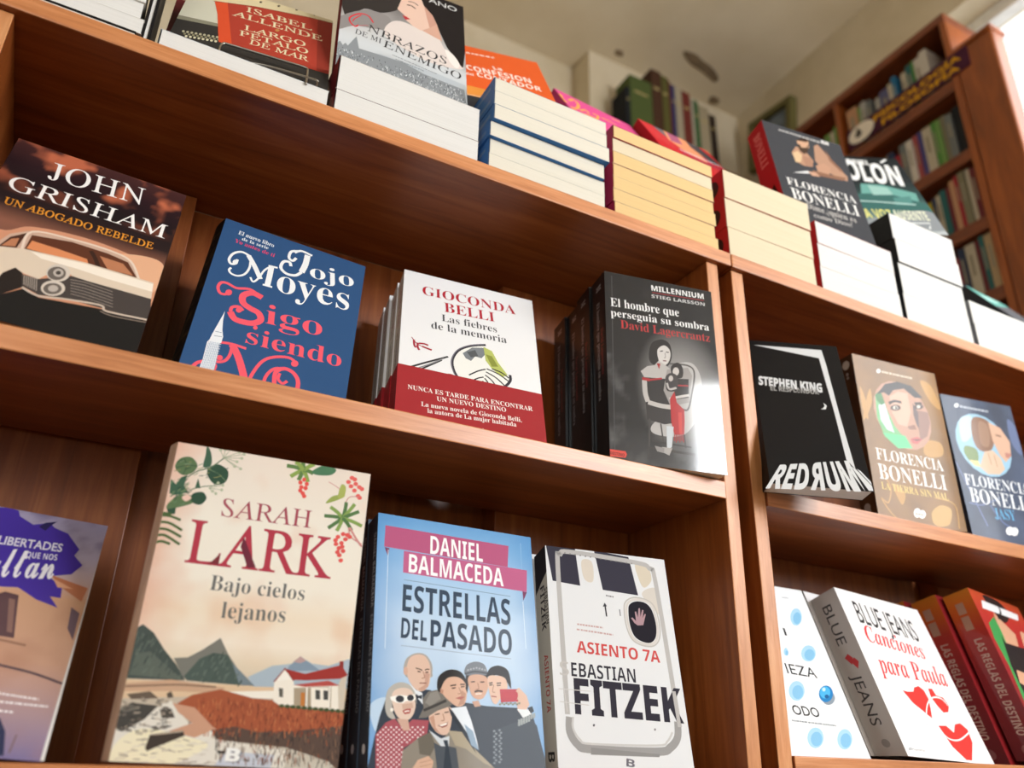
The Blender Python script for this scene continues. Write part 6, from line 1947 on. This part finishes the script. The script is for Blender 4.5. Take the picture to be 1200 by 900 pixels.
def dull(c, k=.80):
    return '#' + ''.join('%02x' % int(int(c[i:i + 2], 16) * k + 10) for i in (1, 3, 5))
COLN = {'#e9e2d8': 'white', '#d9cdb8': 'cream', '#2f6f72': 'teal', '#2f7fb0': 'blue', '#6a6a98': 'lilac', '#b9b8b4': 'grey', '#7d8486': 'slate grey', '#d8a27c': 'peach', '#5a9a48': 'green', '#7fae5e': 'light green',
        '#1f2228': 'black', '#54509a': 'violet', '#b8585a': 'rose', '#b02838': 'red', '#7a3038': 'maroon', '#8f8a70': 'olive grey', '#c9ac84': 'tan', '#34405f': 'navy', '#8fb0d0': 'pale blue', '#c8b020': 'mustard'}
PLACE = ['nearest the post', 'second from the post', 'third from the post', 'fourth from the post', 'fifth from the post', 'sixth from the post', 'seventh from the post', 'eighth from the post', 'ninth from the post', 'tenth from the post', 'eleventh from the post', 'twelfth from the post', 'thirteenth from the post', 'fourteenth from the post', 'fifteenth from the post', 'sixteenth from the post']
def far_row(row, z, y, books, seed):
    r = random.Random(seed)
    for i, (col, t, h, lean) in enumerate(books):
        if col is None: y += t; continue
        n = sum(1 for b in books[:i] if b[0])
        lab = '%s book on the %s of the far bookcase, %s' % (COLN[col], row, PLACE[n])
        # spine faces -X: the cover plane lies along X, thickness along Y
        m = Matrix.Translation(U(K + .012 + r.uniform(0, .012), y, z)) @ Matrix.Rotation(lean, 4, 'X')
        if lean: m = m @ Matrix.Translation((0, 0, abs(t * S * math.sin(lean)) if lean < 0 else 0))
        sa = [('R', '#8f8878', .3, .62, .3 + .2 * r.random(), .8)] if r.random() < .6 else []
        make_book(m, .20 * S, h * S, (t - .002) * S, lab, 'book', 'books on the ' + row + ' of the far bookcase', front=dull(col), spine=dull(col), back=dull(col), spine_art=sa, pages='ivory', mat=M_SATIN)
        y += t
far_row('signed top shelf', 2.63, 1.585, [('#e9e2d8', .036, .26, 0), ('#e9e2d8', .036, .25, 0), ('#5a9a48', .012, .25, 0), ('#2f6f72', .03, .25, 0), ('#d9cdb8', .028, .23, 0), (None, .02, 0, 0), ('#2f7fb0', .022, .24, 0), ('#d9cdb8', .024, .22, 0), ('#6a6a98', .05, .22, 0), ('#b9b8b4', .025, .2, 0), (None, .02, 0, 0), ('#7d8486', .025, .22, 0), ('#b9b8b4', .03, .23, 0), ('#7fae5e', .02, .22, 0), ('#d8a27c', .058, .24, 0), (None, .05, 0, 0), ('#5a9a48', .03, .21, 0), ('#d9cdb8', .03, .2, 0), ('#7fae5e', .03, .2, 0)], 1)
far_row('second shelf', 2.28, 1.512, [('#1f2228', .035, .24, 0), ('#7d8486', .03, .22, 0), ('#8f8a70', .025, .235, 0), ('#7fae5e', .02, .23, 0), ('#5a9a48', .022, .235, 0), ('#d9cdb8', .042, .23, 0), ('#54509a', .026, .235, 0), ('#b8585a', .022, .23, 0), ('#e9e2d8', .03, .22, 0), ('#7d8486', .034, .225, 0), ('#b02838', .03, .19, 0), ('#34405f', .03, .22, 0), ('#c9ac84', .03, .22, 0), ('#d9cdb8', .03, .22, 0)], 2)
far_row('third shelf', 1.958, 1.508, [('#7a3038', .024, .24, 0), ('#d9cdb8', .02, .25, 0), ('#8f8a70', .03, .25, 0), ('#b02838', .018, .25, 0), ('#d8a27c', .024, .24, 0), ('#7a3038', .018, .22, 0), ('#2f6f72', .026, .22, 0), ('#d9cdb8', .024, .215, 0), ('#34405f', .018, .21, 0), ('#c8b020', .018, .2, 0), ('#b8585a', .024, .21, 0), ('#8fb0d0', .03, .21, 0), ('#d9cdb8', .03, .22, 0)], 3)
far_row('fourth shelf', 1.655, 1.505, [('#c9ac84', .034, .235, 0), ('#2f6f72', .02, .24, 0), ('#7a3038', .022, .235, 0), ('#d9cdb8', .042, .235, 0), ('#34405f', .026, .23, 0), ('#b8585a', .024, .2, 0), ('#e9e2d8', .03, .2, 0), ('#8f8a70', .03, .21, 0)], 4)
far_row('fifth shelf', 1.345, 1.505, [('#8fb0d0', .03, .22, 0), ('#e9e2d8', .03, .22, 0), ('#c8b020', .02, .2, 0), ('#34405f', .03, .21, 0), ('#d9cdb8', .03, .22, 0)], 5)

# picture frame on the right wall
e = empty('picture_frame', Matrix.Translation(U(3.118, 2.72, 3.38)) @ Matrix.Rotation(.12, 4, 'X'), 'olive picture frame hanging near the corner above the far bookcase', 'picture')
M_OLIVE = pm('#6a6436', .5)
f = MB(); hw, hh, q, d = .17 * S, .17 * S, .04 * S, .035
for a in ((-hw, hw, hh - q, hh), (-hw, hw, -hh, -hh + q), (-hw, -hw + q, -hh + q, hh - q), (hw - q, hw, -hh + q, hh - q)): f.box(-d, 0, a[0], a[1], a[2], a[3], .003)
f.build('frame_moulding', M_OLIVE, e)
pl = lambda a, b, z: (-.012 - z, hw - q - a, b - hh + q)
p = Print(2 * (hw - q), 2 * (hh - q), pl); p.base(lambda u, v: mixc(lin('#3a4046'), lin('#8a98a4'), .5 + fbm(u, v, 4, 2)), 10, 10)
link('picture_print', p.mesh('picture_print', (*card_back(2 * (hw - q), 2 * (hh - q), pl, .004), lin('#3a4046'))), M_MATTE, e)

# ------------------------------------------------------------------ wall shelf with old volumes, back of the room
e = empty('wall_shelf', U(2.5, 2.9, 3.03), 'high wall shelf carrying old volumes at the back', 'shelf')
MB().box(-.42 * S, .56 * S, -.13 * S, .098 * S, -.02, 0, .002).build('shelf_board', WOOD_FAR, e)
for x in (-.3, .45): MB().box(x * S - .01, x * S + .01, -.1 * S, .098 * S, -.12, -.0205, .002).build('bracket', M_DARK, e)
OLD = [('#23262a', .03, .10, 'small black'), ('#5f7038', .15, .20, 'large green'), ('#5a3a28', .07, .315, 'tall dark brown'), ('#6f6a34', .05, .30, 'olive'), ('#7a3a34', .016, .285, 'thin brick-red'), ('#3a3f7a', .026, .265, 'thin royal blue'), ('#cfc0a2', .05, .262, 'cream'), ('#8a3a30', .06, .255, 'rust-red'), ('#d6cbb2', .022, .23, 'narrow ivory'), ('#4c7a48', .034, .225, 'mid green'), ('#cbbb98', .075, .205, 'wide tan'), ('#3a2a22', .05, .17, 'dark brown boxed')]
x = 2.13
for col, w, h, nm in OLD:
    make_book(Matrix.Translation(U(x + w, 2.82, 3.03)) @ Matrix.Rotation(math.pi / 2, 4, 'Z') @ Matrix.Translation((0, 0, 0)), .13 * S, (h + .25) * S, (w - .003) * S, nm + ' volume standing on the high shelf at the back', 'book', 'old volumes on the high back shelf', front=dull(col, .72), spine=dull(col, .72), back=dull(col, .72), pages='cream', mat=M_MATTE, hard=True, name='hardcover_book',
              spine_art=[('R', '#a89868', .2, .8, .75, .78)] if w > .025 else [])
    x += w
